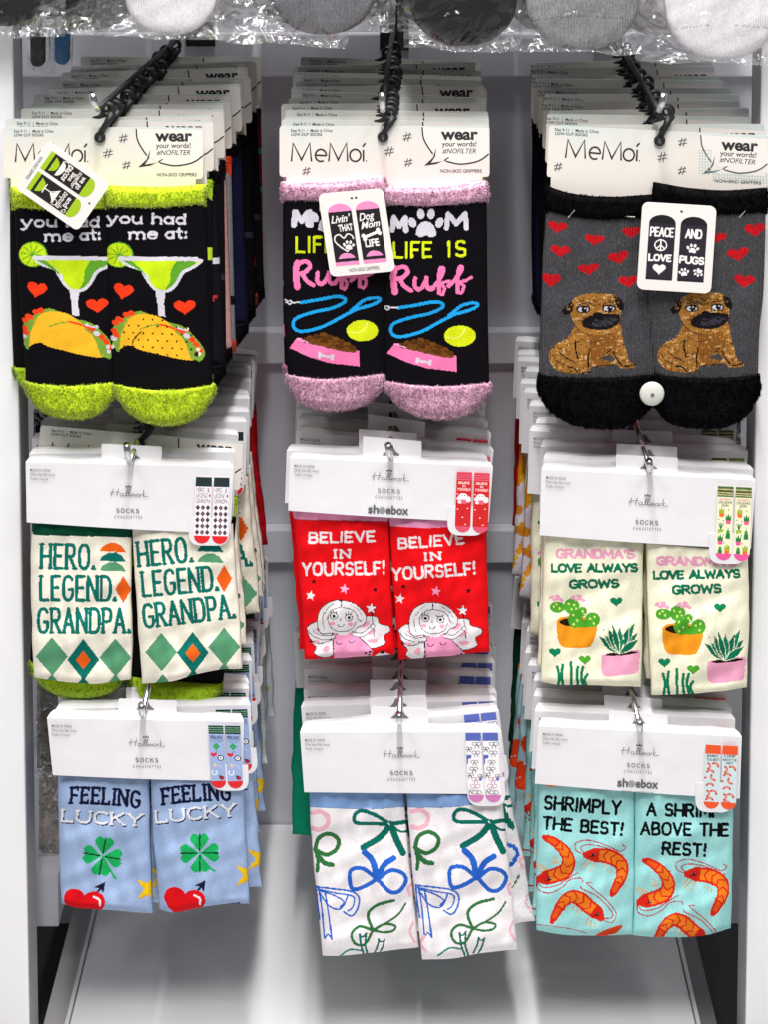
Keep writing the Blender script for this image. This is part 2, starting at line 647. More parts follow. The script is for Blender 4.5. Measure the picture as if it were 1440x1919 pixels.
def plush_patch(name, T, B, L, Rr, Y0, thick, color, mat, parent, org, n, length=.0027, seed=1, top_round=.25, bot_round=.32, step=4.0, curve=True, p=3.0, spread=.35):
    """A terry-knit part: a cushion closely set with short tufts."""
    g = np.random.default_rng(seed)
    w = np.hypot(*(np.array(T[-1], float) - T[0]))
    hm = max(np.hypot(*(np.array(L[-1], float) - L[0])), np.ptp(np.vstack([T, B])[:, 1]))
    nu, nv = max(int(w / step), 6), max(int(hm / step), 5)
    P = coons(T, B, L, Rr, nu, nv, curve)
    V = pillow(P, Y0, thick, top_round, bot_round, .0006, seed, p)
    du = np.gradient(V, axis=1)
    dv = np.gradient(V, axis=0)
    N = np.cross(dv, du)
    N /= np.maximum(np.linalg.norm(N, axis=-1, keepdims=True), 1e-12)
    if N[..., 1].mean() > 0:
        N = -N
    a, b = g.uniform(0, nu, n), g.uniform(0, nv, n)
    # a third of the tufts stand along the rim so that the outline is shaggy
    k = n // 6
    e = g.integers(0, 4, k)
    a[:k] = np.where(e == 0, g.uniform(0, .6, k), np.where(e == 1, nu - g.uniform(0, .6, k), a[:k]))
    b[:k] = np.where(e == 2, g.uniform(0, .5, k), np.where(e == 3, nv - g.uniform(0, .5, k), b[:k]))
    i, j = np.clip(a.astype(int), 0, nu - 1), np.clip(b.astype(int), 0, nv - 1)
    fa, fb = (a - i)[:, None], (b - j)[:, None]
    bl = lambda M: M[j, i] * (1 - fa) * (1 - fb) + M[j, i + 1] * fa * (1 - fb) + M[j + 1, i] * (1 - fa) * fb + M[j + 1, i + 1] * fa * fb
    base, nn = bl(V), bl(N)
    outx = (a / nu - .5)[:, None] * np.array([1.0, 0, 0])
    outz = (b / nv - .5)[:, None] * np.array([0, 0, -1.0])
    rimk = np.maximum(np.abs(a / nu - .5), np.abs(b / nv - .5))[:, None] * 2
    d = nn * .32 + (outx + outz) * 2.2 * rimk ** 4 + g.normal(0, .55, (n, 3)) + np.array([0, -.25, -.1])
    d /= np.linalg.norm(d, axis=1, keepdims=True)
    cl = folds(base[:, 0] * 2177, base[:, 2] * 2177, .16, seed)[:, None]
    c2 = folds(base[:, 0] * 2177, base[:, 2] * 2177, .30, seed + 9)[:, None]
    d = d + np.concatenate([cl * .55, 0 * cl, c2 * .55], 1)
    d /= np.linalg.norm(d, axis=1, keepdims=True)
    ln = g.uniform(.45, 1.0, (n, 1)) * length * (1 + .35 * np.clip(cl * c2 + cl * .5, -1, 1))
    sd = np.cross(d, g.normal(0, 1, (n, 3)))
    sd /= np.linalg.norm(sd, axis=1, keepdims=True)
    sd *= np.where((np.cross(sd, d) * nn).sum(1, keepdims=True) < 0, -1.0, 1.0)
    wd = g.uniform(.00018, .0004, (n, 1))
    base = base - nn * .0006
    mid = base + d * ln * .55 + g.normal(0, .0003, (n, 3))
    tip = base + d * ln + g.normal(0, .0006, (n, 3))
    tv = np.stack([base - sd * wd, base + sd * wd, mid + sd * wd * .8, tip, mid - sd * wd * .8], 1).reshape(-1, 3)
    tf = (np.arange(n)[:, None] * 5 + np.arange(5)[None]).astype(int)
    # cushion
    idx = np.arange((nv + 1) * (nu + 1)).reshape(nv + 1, nu + 1)
    q = np.stack([idx[:-1, :-1], idx[1:, :-1], idx[1:, 1:], idx[:-1, 1:]], -1).reshape(-1, 4)
    loop = np.r_[idx[0, :-1], idx[:-1, -1], idx[-1, :0:-1], idx[:0:-1, 0]]
    Vf = V.reshape(-1, 3)
    rim = Vf[loop] + (0, .005, 0)
    n0, m = len(Vf), len(loop)
    nx = np.roll(np.arange(m), -1)
    side = np.stack([loop, loop[nx], n0 + nx, n0 + np.arange(m)], -1)
    n1 = n0 + m
    verts = np.vstack([Vf, rim, tv]) - np.asarray(org, float)
    lv = np.r_[q.ravel(), side.ravel(), n0 + np.arange(m), (tf + n1).ravel()]
    tot = np.r_[np.full(len(q) + m, 4), [m], np.full(n, 5)]
    me = bpy.data.meshes.new(name)
    me.vertices.add(len(verts))
    me.vertices.foreach_set('co', verts.ravel())
    me.loops.add(len(lv))
    me.loops.foreach_set('vertex_index', lv.astype(np.int32))
    me.polygons.add(len(tot))
    me.polygons.foreach_set('loop_start', np.r_[0, np.cumsum(tot)[:-1]].astype(np.int32))
    me.update(calc_edges=True)
    me.polygons.foreach_set('use_smooth', [True] * len(tot))
    nrm = np.vstack([N.reshape(-1, 3), N.reshape(-1, 3)[loop], np.repeat(nn + d * .55 + g.normal(0, .16, (n, 3)), 5, 0)])
    nrm /= np.maximum(np.linalg.norm(nrm, axis=1, keepdims=True), 1e-9)
    me.normals_split_custom_set_from_vertices(nrm.tolist())
    color = np.asarray(color, float)
    C = np.vstack([np.tile(color, (len(q) + m + 1, 1)), color * g.uniform(1 - spread, 1 + spread * .6, (n, 1))])
    at = me.attributes.new('tint', 'FLOAT_COLOR', 'FACE')
    at.data.foreach_set('color', np.c_[np.clip(C, 0, .95), np.ones(len(C))].ravel())
    me.materials.append(mat)
    return link(name, me, parent)


# ------------------------------------------------------------------ materials
def new_mat(name):
    m = bpy.data.materials.new(name)
    m.use_nodes = True
    return m, m.node_tree.nodes, m.node_tree.links, m.node_tree.nodes['Principled BSDF']


def plain(name, col, rough=.5, metal=0.0, spec=.5, vary=.06, scale=18, bump=.0, bscale=200):
    m, N, L, p = new_mat(name)
    p.inputs['Roughness'].default_value = rough
    p.inputs['Metallic'].default_value = metal
    p.inputs['Specular IOR Level'].default_value = spec
    tc = N.new('ShaderNodeTexCoord')
    nz = N.new('ShaderNodeTexNoise')
    nz.inputs['Scale'].default_value = scale
    nz.inputs['Detail'].default_value = 5
    L.new(tc.outputs['Object'], nz.inputs['Vector'])
    mp = N.new('ShaderNodeMapRange')
    mp.inputs['To Min'].default_value = 1 - vary
    mp.inputs['To Max'].default_value = 1 + vary
    L.new(nz.outputs['Fac'], mp.inputs['Value'])
    mx = N.new('ShaderNodeVectorMath')
    mx.operation = 'SCALE'
    mx.inputs[0].default_value = tuple(col)
    L.new(mp.outputs['Result'], mx.inputs['Scale'])
    L.new(mx.outputs['Vector'], p.inputs['Base Color'])
    mr = N.new('ShaderNodeMapRange')
    mr.inputs['To Min'].default_value = max(rough - .08, .02)
    mr.inputs['To Max'].default_value = min(rough + .08, 1)
    L.new(nz.outputs['Fac'], mr.inputs['Value'])
    L.new(mr.outputs['Result'], p.inputs['Roughness'])
    if bump:
        n2 = N.new('ShaderNodeTexNoise')
        n2.inputs['Scale'].default_value = bscale
        n2.inputs['Detail'].default_value = 4
        L.new(tc.outputs['Object'], n2.inputs['Vector'])
        b = N.new('ShaderNodeBump')
        b.inputs['Strength'].default_value = bump
        b.inputs['Distance'].default_value = .001
        L.new(n2.outputs['Fac'], b.inputs['Height'])
        L.new(b.outputs['Normal'], p.inputs['Normal'])
    return m


def knit(name, rough=.92, rib=0.0, ribscale=1.0, spec=.15, heather=.12, sheen=.0, hs=900, thin=0.0):
    """Yarn: colour comes from the knitting chart; heathered by noise, with fine ribs raised as bump."""
    m, N, L, p = new_mat(name)
    at = N.new('ShaderNodeAttribute')
    at.attribute_name = 'tint'
    tc = N.new('ShaderNodeTexCoord')
    nz = N.new('ShaderNodeTexNoise')
    nz.inputs['Scale'].default_value = hs
    nz.inputs['Detail'].default_value = 3
    mpv = N.new('ShaderNodeMapping')
    mpv.inputs['Scale'].default_value = (1.0, 1.0, .45)
    L.new(tc.outputs['Object'], mpv.inputs['Vector'])
    L.new(mpv.outputs['Vector'], nz.inputs['Vector'])
    mp = N.new('ShaderNodeMapRange')
    mp.inputs['From Min'].default_value, mp.inputs['From Max'].default_value = .25, .75
    mp.inputs['To Min'].default_value, mp.inputs['To Max'].default_value = 1 - heather, 1 + heather
    L.new(nz.outputs['Fac'], mp.inputs['Value'])
    mx = N.new('ShaderNodeVectorMath')
    mx.operation = 'SCALE'
    L.new(at.outputs['Color'], mx.inputs[0])
    L.new(mp.outputs['Result'], mx.inputs['Scale'])
    L.new(mx.outputs['Vector'], p.inputs['Base Color'])
    p.inputs['Roughness'].default_value = rough
    p.inputs['Specular IOR Level'].default_value = spec
    if sheen:
        p.inputs['Sheen Weight'].default_value = sheen
    if thin:
        tl = N.new('ShaderNodeBsdfTranslucent')
        L.new(mx.outputs['Vector'], tl.inputs[0])
        ms = N.new('ShaderNodeMixShader')
        ms.inputs[0].default_value = thin
        L.new(p.outputs[0], ms.inputs[1])
        L.new(tl.outputs[0], ms.inputs[2])
        L.new(ms.outputs[0], [n for n in N if n.type == 'OUTPUT_MATERIAL'][0].inputs['Surface'])
    if rib:
        wv = N.new('ShaderNodeTexWave')
        wv.wave_type = 'BANDS'
        wv.bands_direction = 'X'
        wv.inputs['Scale'].default_value = ribscale
        wv.inputs['Distortion'].default_value = 1.2
        wv.inputs['Detail'].default_value = 1.5
        wv.inputs['Detail Scale'].default_value = 1.5
        L.new(tc.outputs['Object'], wv.inputs['Vector'])
        ad = N.new('ShaderNodeMath')
        ad.operation = 'ADD'
        L.new(wv.outputs['Fac'], ad.inputs[0])
        L.new(nz.outputs['Fac'], ad.inputs[1])
        b = N.new('ShaderNodeBump')
        b.inputs['Strength'].default_value = rib
        b.inputs['Distance'].default_value = .0008
        L.new(ad.outputs[0], b.inputs['Height'])
        L.new(b.outputs['Normal'], p.inputs['Normal'])
    return m


M_KNIT = knit('fine_knit', rib=.3, ribscale=330, heather=.07, spec=.06)
M_RIB = knit('ribbed_knit', rib=.9, ribscale=135, heather=.3)
M_PLUSH = knit('plush_yarn', heather=.12, sheen=.3)
M_PRINT = knit('printed_card', rough=.45, spec=.4, heather=.02)
M_WHITE = plain('white_card', (.80, .785, .80), .5, vary=.03, scale=30, bump=.9, bscale=28)
M_INK = plain('black_ink', (.018, .016, .02), .6, vary=.1)
M_GREYINK = plain('grey_ink', (.10, .10, .11), .6, vary=.1)
M_BLACK = plain('black_plastic', (.010, .010, .011), .48, vary=.15)
M_CHROME = plain('chrome', (.72, .72, .74), .18, metal=1.0, vary=.05)
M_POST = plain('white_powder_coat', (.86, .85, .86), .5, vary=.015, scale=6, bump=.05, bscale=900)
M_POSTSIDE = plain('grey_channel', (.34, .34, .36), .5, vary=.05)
M_BACK = plain('grey_back_panel', (.62, .63, .68), .55, vary=.03, scale=5, bump=.05, bscale=700)
M_RAIL = plain('grey_rail', (.70, .71, .76), .42, vary=.03)
M_DECK = plain('grey_deck', (.82, .82, .83), .38, vary=.04, scale=7, bump=.05, bscale=600)
M_DARK = plain('dark_steel', (.16, .16, .165), .45, vary=.15)
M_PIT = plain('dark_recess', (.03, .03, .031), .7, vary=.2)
M_CLEAR = plain('milky_clear_plastic', (.62, .62, .55), .2, vary=.05)


def header_mat():
    """Cream header card with soft pale-teal clouds printed along its top."""
    m, N, L, p = new_mat('cream_header_card')
    tc = N.new('ShaderNodeTexCoord')
    sx = N.new('ShaderNodeSeparateXYZ')
    L.new(tc.outputs['Object'], sx.inputs[0])
    nz = N.new('ShaderNodeTexNoise')
    nz.inputs['Scale'].default_value = 17
    nz.inputs['Detail'].default_value = 2
    L.new(tc.outputs['Object'], nz.inputs['Vector'])
    a = N.new('ShaderNodeMath')
    a.operation = 'MULTIPLY_ADD'
    L.new(nz.outputs['Fac'], a.inputs[0])
    a.inputs[1].default_value = .075
    L.new(sx.outputs['Z'], a.inputs[2])
    mp = N.new('ShaderNodeMapRange')
    mp.interpolation_type = 'SMOOTHSTEP'
    mp.inputs['From Min'].default_value, mp.inputs['From Max'].default_value = .026, .052
    mp.inputs['To Max'].default_value = .7
    L.new(a.outputs[0], mp.inputs['Value'])
    mx = N.new('ShaderNodeMix')
    mx.data_type = 'RGBA'
    mx.inputs[6].default_value = (.77, .715, .645, 1)
    mx.inputs[7].default_value = (.54, .655, .645, 1)
    L.new(mp.outputs['Result'], mx.inputs[0])
    L.new(mx.outputs[2], p.inputs['Base Color'])
    p.inputs['Roughness'].default_value = .42
    return m


M_HEAD = header_mat()


def film_mat():
    m, N, L, p = new_mat('crinkled_clear_film')
    out = [n for n in N if n.type == 'OUTPUT_MATERIAL'][0]
    tr = N.new('ShaderNodeBsdfTransparent')
    tr.inputs[0].default_value = (.97, .97, .975, 1)
    gl = N.new('ShaderNodeBsdfGlossy')
    gl.inputs['Roughness'].default_value = .12
    gl.inputs[0].default_value = (1, 1, 1, 1)
    df = N.new('ShaderNodeBsdfDiffuse')
    df.inputs[0].default_value = (.75, .75, .77, 1)
    tc = N.new('ShaderNodeTexCoord')
    nz = N.new('ShaderNodeTexNoise')
    nz.inputs['Scale'].default_value = 19
    nz.inputs['Detail'].default_value = 2
    nz.inputs['Distortion'].default_value = 2.2
    L.new(tc.outputs['Object'], nz.inputs['Vector'])
    b = N.new('ShaderNodeBump')
    b.inputs['Strength'].default_value = 1.0
    b.inputs['Distance'].default_value = .012
    L.new(nz.outputs['Fac'], b.inputs['Height'])
    L.new(b.outputs['Normal'], gl.inputs['Normal'])
    fr = N.new('ShaderNodeLayerWeight')
    fr.inputs['Blend'].default_value = .5
    po = N.new('ShaderNodeMath')
    po.operation = 'POWER'
    po.inputs[1].default_value = 2.2
    L.new(fr.outputs['Facing'], po.inputs[0])
    ma = N.new('ShaderNodeMath')
    ma.operation = 'MULTIPLY_ADD'
    ma.inputs[1].default_value = 1.0
    ma.inputs[2].default_value = .11
    ma.use_clamp = True
    L.new(po.outputs[0], ma.inputs[0])
    at = N.new('ShaderNodeAttribute')
    at.attribute_name = 'slack'
    mu = N.new('ShaderNodeMath')
    mu.operation = 'MULTIPLY'
    L.new(ma.outputs[0], mu.inputs[0])
    L.new(at.outputs['Fac'], mu.inputs[1])
    ma = mu
    m1 = N.new('ShaderNodeMixShader')
    m1.inputs[0].default_value = .015
    L.new(tr.outputs[0], m1.inputs[1])
    L.new(df.outputs[0], m1.inputs[2])
    m2 = N.new('ShaderNodeMixShader')
    L.new(ma.outputs[0], m2.inputs[0])
    L.new(m1.outputs[0], m2.inputs[1])
    L.new(gl.outputs[0], m2.inputs[2])
    L.new(m2.outputs[0], out.inputs['Surface'])
    return m


M_FILM = film_mat()

# ------------------------------------------------------------------ the rack: floor, posts, back panel, rails, deck
floor = MB().box((-3, -5, -.1), (3, 1.2, 0)).build('floor', plain('pale_floor_tile', (.62, .61, .60), .35, vary=.08, scale=3))
tag(floor, kind='structure')

PY0 = .03
xl = (U(22, 150, PY0)[0] + U(57, 1919, PY0)[0]) / 2
xr = (U(1423, 150, PY0)[0] + U(1403, 1919, PY0)[0]) / 2
for side, x0, x1, lab in ((-1, xl - .16, xl, 'white upright end panel on the left of the sock rack'), (1, xr, xr + .16, 'white upright end panel on the right of the sock rack')):
    t = thing('end_panel', ((x0 + x1) / 2, PY0 + .018, 0), lab, 'panel', 'white end panels of the rack')
    MB().box((x0, PY0, 0), (x1, PY0 + .004, 2.3)).build('front_face', M_POST, t, t.location, bevel=.002)
    xi = x1 if side < 0 else x0
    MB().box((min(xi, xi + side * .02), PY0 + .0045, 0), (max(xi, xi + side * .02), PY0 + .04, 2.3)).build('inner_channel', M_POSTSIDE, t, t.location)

BY = .38
back = thing('back_panel', (0, BY, 0), 'grey slotted back panel behind all the sock pegs', 'panel')
MB().box((-.75, BY, .2), (.75, BY + .02, 2.4)).build('sheet', M_BACK, back, back.location)
for y0, y1, s in ((64, 146, .012), (621, 683, .016), (993, 1056, .016)):
    za, zb = U(735, y0, BY - s)[2], U(735, y1, BY - s)[2]
    MB().box((-.74, BY - s, zb), (.74, BY - .0005, za)).build('cross_rail', M_RAIL, back, back.location, bevel=.002)

DZ = U(735, 1541, BY)[2]
dxl = U(130, 1919, 0)[0] * (CAMZ - DZ) / (CAMZ - U(130, 1919, 0)[2])
dxr = U(1305, 1919, 0)[0] * (CAMZ - DZ) / (CAMZ - U(1305, 1919, 0)[2])
deck = thing('base_deck', (0, .15, DZ), 'pale grey metal base shelf at the bottom of the rack', 'shelf')
MB().box((dxl, -.10, DZ - .03), (dxr, BY - .002, DZ)).build('shelf_plate', M_DECK, deck, deck.location, bevel=.002)
M_TRIM = plain('pale_trim', (.7, .7, .71), .3)
for x in (dxl - .004, dxr + .0005):
    MB().box((x, -.10, DZ - .03), (x + .0035, BY - .004, DZ + .003)).build('edge_trim', M_TRIM, deck, deck.location)
MB().box((dxr + .005, -.10, DZ - .05), (dxr + .021, BY - .004, DZ - .003)).build('side_flange', M_DARK, deck, deck.location)
MB().box((dxl - .026, -.10, DZ - .05), (dxl - .005, BY - .004, DZ - .004)).build('side_flange', plain('grey_flange', (.36, .35, .35), .5), deck, deck.location)
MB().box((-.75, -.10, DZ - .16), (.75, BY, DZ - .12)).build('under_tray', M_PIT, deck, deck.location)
MB().box((dxl - .12, .17, UV3(100, 1735, .17).z), (dxl - .0265, BY - .001, UV3(100, 1640, .17).z)).build('corner_block', M_BACK, deck, deck.location)
kick = MB().box((-.6, -.07, 0), (.6, -.05, DZ - .165)).build('kick_plate', M_DARK)
tag(kick, 'dark kick plate under the base shelf', 'panel')

# ------------------------------------------------------------------ peg hooks (hang point of the front pack -> where the rear of the row hangs)
HOOKS = {
    'taco': ((187, 240), (316, 112), (172, 172), (183, 205), 'chrome peg hook, upper left, holding the black and lime taco socks'),
    'dog': ((718, 236), (726, 110), (716, 171), (718, 208), 'chrome peg hook, upper centre, holding the pink-trimmed dog mom socks'),
    'pug': ((1237, 244), (1160, 118), (1245, 172), (1236, 208), 'chrome peg hook, upper right, holding the grey pug socks'),
    'grandpa': ((247, 858), (321, 645), (237, 830), (246, 856), 'chrome peg hook, middle left, holding the cream grandpa socks'),
    'fairy': ((733, 850), (733, 650), (728, 830), (731, 852), 'chrome peg hook, centre of the rack, holding the red fairy socks'),
    'cactus': ((1216, 872), (1140, 632), (1217, 860), (1217, 874), 'chrome peg hook, middle right, holding the cream cactus socks'),
    'clover': ((270, 1326), (338, 1028), (265, 1317), (272, 1326), 'chrome peg hook, lower left, holding the light blue lucky socks'),
    'bow': ((750, 1342), (757, 1070), (749, 1335), (750, 1346), 'chrome peg hook, lower centre, holding the white bow-print socks'),
    'shrimp': ((1198, 1356), (1130, 1060), (1199, 1348), (1198, 1358), 'chrome peg hook, lower right, holding the aqua shrimp socks'),
}
SY = .25      # depth of the rearmost pack of a row


def hook_at(k, Y):
    a, b = HOOKS[k][:2]
    A, B = UV3(*a, 0.0), UV3(*b, SY)
    return A + (B - A) * (Y / SY)


LOOPS = {'taco': (202, 205), 'dog': (731, 212), 'pug': (1247, 212)}     # where the hanger loops go round the rod
for k, (a, b, tip, neck, lab) in HOOKS.items():
    up = k in ('taco', 'dog', 'pug')
    dz = (UV3(*LOOPS[k], -.002) - UV3(*a, 0)) * 1.0 if up else Vector((0, 0, .001))
    dz.y = 0
    base = hook_at(k, BY - .02) + dz
    front = hook_at(k, -.012) + dz
    if up:
        front = UV3(neck[0], neck[1], -.022)
    T = UV3(tip[0], tip[1] + 3, -.028 if up else -.024)
    t = thing('peg_hook', base, lab, 'hook', 'chrome peg hooks on the rack')
    MB().tube([base, base + (front - base) * .5, front], .0026, 10).build('rod', M_BLACK if up else M_CHROME, t, base, sm=True)
    pts = [front, front + (T - front) * .5 + Vector((0, -.002, -.001)), T]
    MB().tube(pts, [.0027, .003, .0031], 12).build('tip', M_CHROME, t, base, sm=True)
    x, y, z = base
    MB().box((x - .016, BY - .0195, z - .03), (x + .016, BY - .0165, z + .02)).build('mounting_plate', M_BLACK if up else M_RAIL, t, base, bevel=.001)

# ------------------------------------------------------------------ upper row: sock pairs on cream header cards
BLK, WHT = lin('#0e0c10'), lin('#e4e0ea', .85)
LIME = lin('#deff2e')
PINK = lin('#ffc2dc')


def hanger(mb, ring, Y, up=.020, rod=None):
    """Black plastic hanger: a ring through the card, a strap and an open loop round the rod."""
    x, y, z = ring
    mb.torus((x, Y, z), .0035, .0016, 'Y', 20, 8)
    top = Vector(rod) if rod else Vector((x + .006, Y + .004, z + up))
    mb.tube([(x, Y - .0005, z + .003), (x + (top.x - x) * .45 + .003, Y - .001, z + (top.z - z) * .5), (top.x + .004, Y, top.z - .003)], [.0024, .0029, .0036], 8, .6)
    mb.torus((top.x, Y + .001, top.z), .0048, .0022, 'Y', 20, 8, 1.3)
    mb.tube([(top.x - .003, Y + .001, top.z - .005), (top.x - .009, Y + .003, top.z - .008), (top.x - .014, Y + .004, top.z - .0085)], [.0026, .0018, .0007], 6)


def card_outline(TL, TR, hbody, hfull, inset, A):
    """Header card: rounded body with a narrower tongue that goes down inside the cuffs."""
    w = math.hypot(TR[0] - TL[0], TR[1] - TL[1])
    ex = ((TR[0] - TL[0]) / w, (TR[1] - TL[1]) / w)
    ey = (-ex[1], ex[0])
    p = round_poly([(0, 0), (w, 0), (w, hbody), (w - inset, hbody), (w - inset, hfull), (inset, hfull), (inset, hbody), (0, hbody)],
                   [6, 6, 8, 1, 0, 0, 1, 8])
    return [(TL[0] + a * ex[0] + b * ey[0], TL[1] + a * ex[1] + b * ey[1]) for a, b in p]


def memoi_print(Y, P):
    """The card's printing, each piece a mesh of its own; P = positions measured on this card."""
    out = []
    def pen(name):
        out.append((name, Ink(Y - 1e-5 * (len(out) + 1))))
        return out[-1][1]
    sx, sy = P['size']
    an = P.get('tilt', 0.0)
    ex = (math.cos(an), math.sin(an))
    def ln(x, y, w):
        return (x, y), (x + w * ex[0], y + w * ex[1])
    b = P['bub']
    gk = pen('bubble_fill')
    q0, q1 = smooth(b[0], 6), smooth(b[1], 6)
    gk.poly([tuple(q) for q in q0] + [tuple(q) for q in q1] + [(q1[-1][0] - .5, q0[0][1] + 1.5 + (q1[-1][0] - q0[0][0]) * math.tan(an) * .9)], None)
    ik = pen('size_note')
    typeset(ik, 'Size 9-11  /  Made in China', *ln(sx, sy + 3, P.get('sw', 78)), 5.6, None, .006)
    typeset(ik, 'LOW CUT SOCKS', *ln(sx + .5, sy + 10, P.get('sw', 78) * .74), 5, None, bold=.018)
    # the brand word: thin geometric letters
    ik = pen('logo')
    (x, y), w = P['logo'], P['lw']
    ik.A = Af((x, y), (w / 140 * ex[0], w / 140 * ex[1]), (-ex[1] * .98, ex[0] * .98))
    t = 3.3
    for st in ([(1, 0), (4, -35), (20, -3), (36, -35), (39, 0)],
               arc(57, -11.5, 10.5, 11.5, 4, -300, 20), [(47, -12), (67, -11)],
               [(72, 0), (75, -35), (90, -3), (106, -35), (108, 0)],
               arc(122.5, -11.5, 10.5, 11.5, 0, 360, 24),
               [(138, 0), (138, -22)], [(136.5, -28), (142, -35)]):
        ik.stroke(st, t, None)
    ik.ell(143.5, -1, 1.3, 1.3, None, 0, 10)
    ik.A = Af()
    ik = pen('slogan')
    typeset(ik, 'wear', *P['wear'], P.get('wh', 21.5), None, bold=.035)
    typeset(ik, 'your words!', *P['yw'], 9.5, None, bold=.015)
    typeset(ik, '#NOFILTER', *P['nf'], 9, None, shear=.25, bold=.006)
    ik = pen('grip_note')
    typeset(ik, 'NON-SKID GRIPPERS', *P['ns'], 6.2, None, bold=.010)
    b = P['bub']
    gk = pen('speech_bubble')
    gk.stroke(smooth(b[0], 6), 2.6, None)
    gk.stroke(smooth(b[1], 6), 2.6, None)
    gk.poly(b[2], None)
    gk.stroke(smooth(b[3], 6), 2.2, None)
    for hx, hy, s in P['hash']:
        gk = pen('hash_mark')
        for dx in (-3, 3):
            gk.stroke([(hx + dx + 2, hy - 9 * s), (hx + dx - 2, hy + 9 * s)], 1.7, None)
        for dy in (-3, 3):
            gk.stroke([(hx - 9 * s, hy + dy + 1.5), (hx + 9 * s, hy + dy - 1.5)], 1.7, None)
    return out


C_POS = dict(size=(545, 245), logo=(545, 303), lw=138, hash=((764, 257, .9), (730, 284, 1), (766, 305, .85), (574, 321, .85)),
             wear=((827, 262), (897, 262)), yw=((829, 275), (894, 275)), nf=((830, 288), (893, 288)), ns=((826, 324), (904, 324)),
             bub=([(792, 239), (794, 258), (801, 273), (812, 289)], [(838, 303), (862, 308), (888, 305), (904, 299), (917, 289)],
                  [(819, 276), (812, 296), (796, 311), (818, 308), (842, 297), (828, 303), (808, 306), (816, 294)], [(838, 303), (835, 300), (842, 296)]))


def shifted(P, f):
    g = lambda p: f(*p)
    Q = dict(P)
    Q.update(size=g(P['size']), logo=g(P['logo']), hash=[(*g(h[:2]), h[2]) for h in P['hash']], bub=[[g(q) for q in L_] for L_ in P['bub']])
    for k in ('wear', 'yw', 'nf', 'ns'):
        Q[k] = tuple(g(q) for q in P[k])
    return Q


L_POS = shifted(C_POS, lambda x, y: (x - 537 if x > 700 else x - 517, y + 3))
L_POS.update(size=(26, 246), sw=74, logo=(28, 304), lw=133, hash=((231, 260, .9), (202, 288, 1), (237, 310, .85)), ns=((294, 331), (368, 331)))
R_POS = shifted(C_POS, lambda x, y: (x + 522, y + 15 + (x - 800) * .03))
R_POS.update(size=(1041, 243), sw=82, tilt=.05, logo=(1060, 296), lw=136, hash=((1280, 267, .9), (1242, 295, 1), (1279, 320, .85), (1047, 313, .85)),
             wear=((1352, 281), (1421, 284)), yw=((1350, 292), (1418, 296)), nf=((1349, 304), (1416, 309)), ns=((1340, 342), (1427, 346)))


M_BUBBLE = plain('bubble_cream', (.80, .755, .70), .42, vary=.01)


def memoi_front(kind, ring, TL, TR, hbody, hfull, inset, P, lab, rodpx, Y=0.0, dots=False):
    org = UV3(*ring, Y)
    t = thing('sock_pack', org, lab, 'socks', 'front sock packs on the pegs')
    card = MB().plate(card_outline(TL, TR, hbody, hfull, inset, None), Y, .0006).build('header_card', M_HEAD, t, org)
    for nm, ik in memoi_print(Y - .0001, P):
        mesh_obj(nm, ik.v, ik.f, M_BUBBLE if nm == 'bubble_fill' else M_GREYINK if nm == 'hash_mark' or (dots and nm == 'speech_bubble') else M_INK, card, org)
    if dots:
        dk = Ink(Y - .00006)
        for i in range(26):
            for j in range(11):
                x, y = 1312 + i * 5.2, 282 + j * 5.4 + i * .26
                inb = (y < 318 - 1 + 0) and x > 1335
                if inb or (x < 1336 and y > 326) or y > 356 or (x > 1345 and y < 326):
                    continue
                dk.ell(x, y, 1.5, 1.5, None, 0, 8)
        mesh_obj('halftone_dots', dk.v, dk.f, plain('teal_ink', (.36, .52, .52), .5), card, org)
    h = MB()
    hanger(h, UV3(*ring, Y - .002), Y - .002, rod=UV3(*rodpx, Y - .002))
    h.build('hanger_clip', M_BLACK, t, org, sm=True)
    return t, org


M_PLUSHB = knit('black_plush_yarn', heather=.15, spec=.05)


def plush_sock(t, org, body, cuff, toe, chart, Yb, mat, colr, seed, n=(9000, 18000), spread=.3, pm=None):
    pm = pm or M_PLUSH
    """One sock of a pair: knitted body (with its chart), plush cuff and plush toe."""
    s, V, P = cloth_patch('sock', body[0], body[1], body[2], body[3], Yb, .0075, chart, mat, t, org, wrinkle=.0007, seed=seed, bot_round=.02, step=1.55)
    plush_patch('cuff', *cuff, Yb - .002, .0095, colr, pm, s, org, n[0], seed=seed, spread=spread)
    plush_patch('toe', *toe, Yb - .001, .0105, colr, pm, s, org, n[1], seed=seed + 50, top_round=.10, spread=spread)
    return s


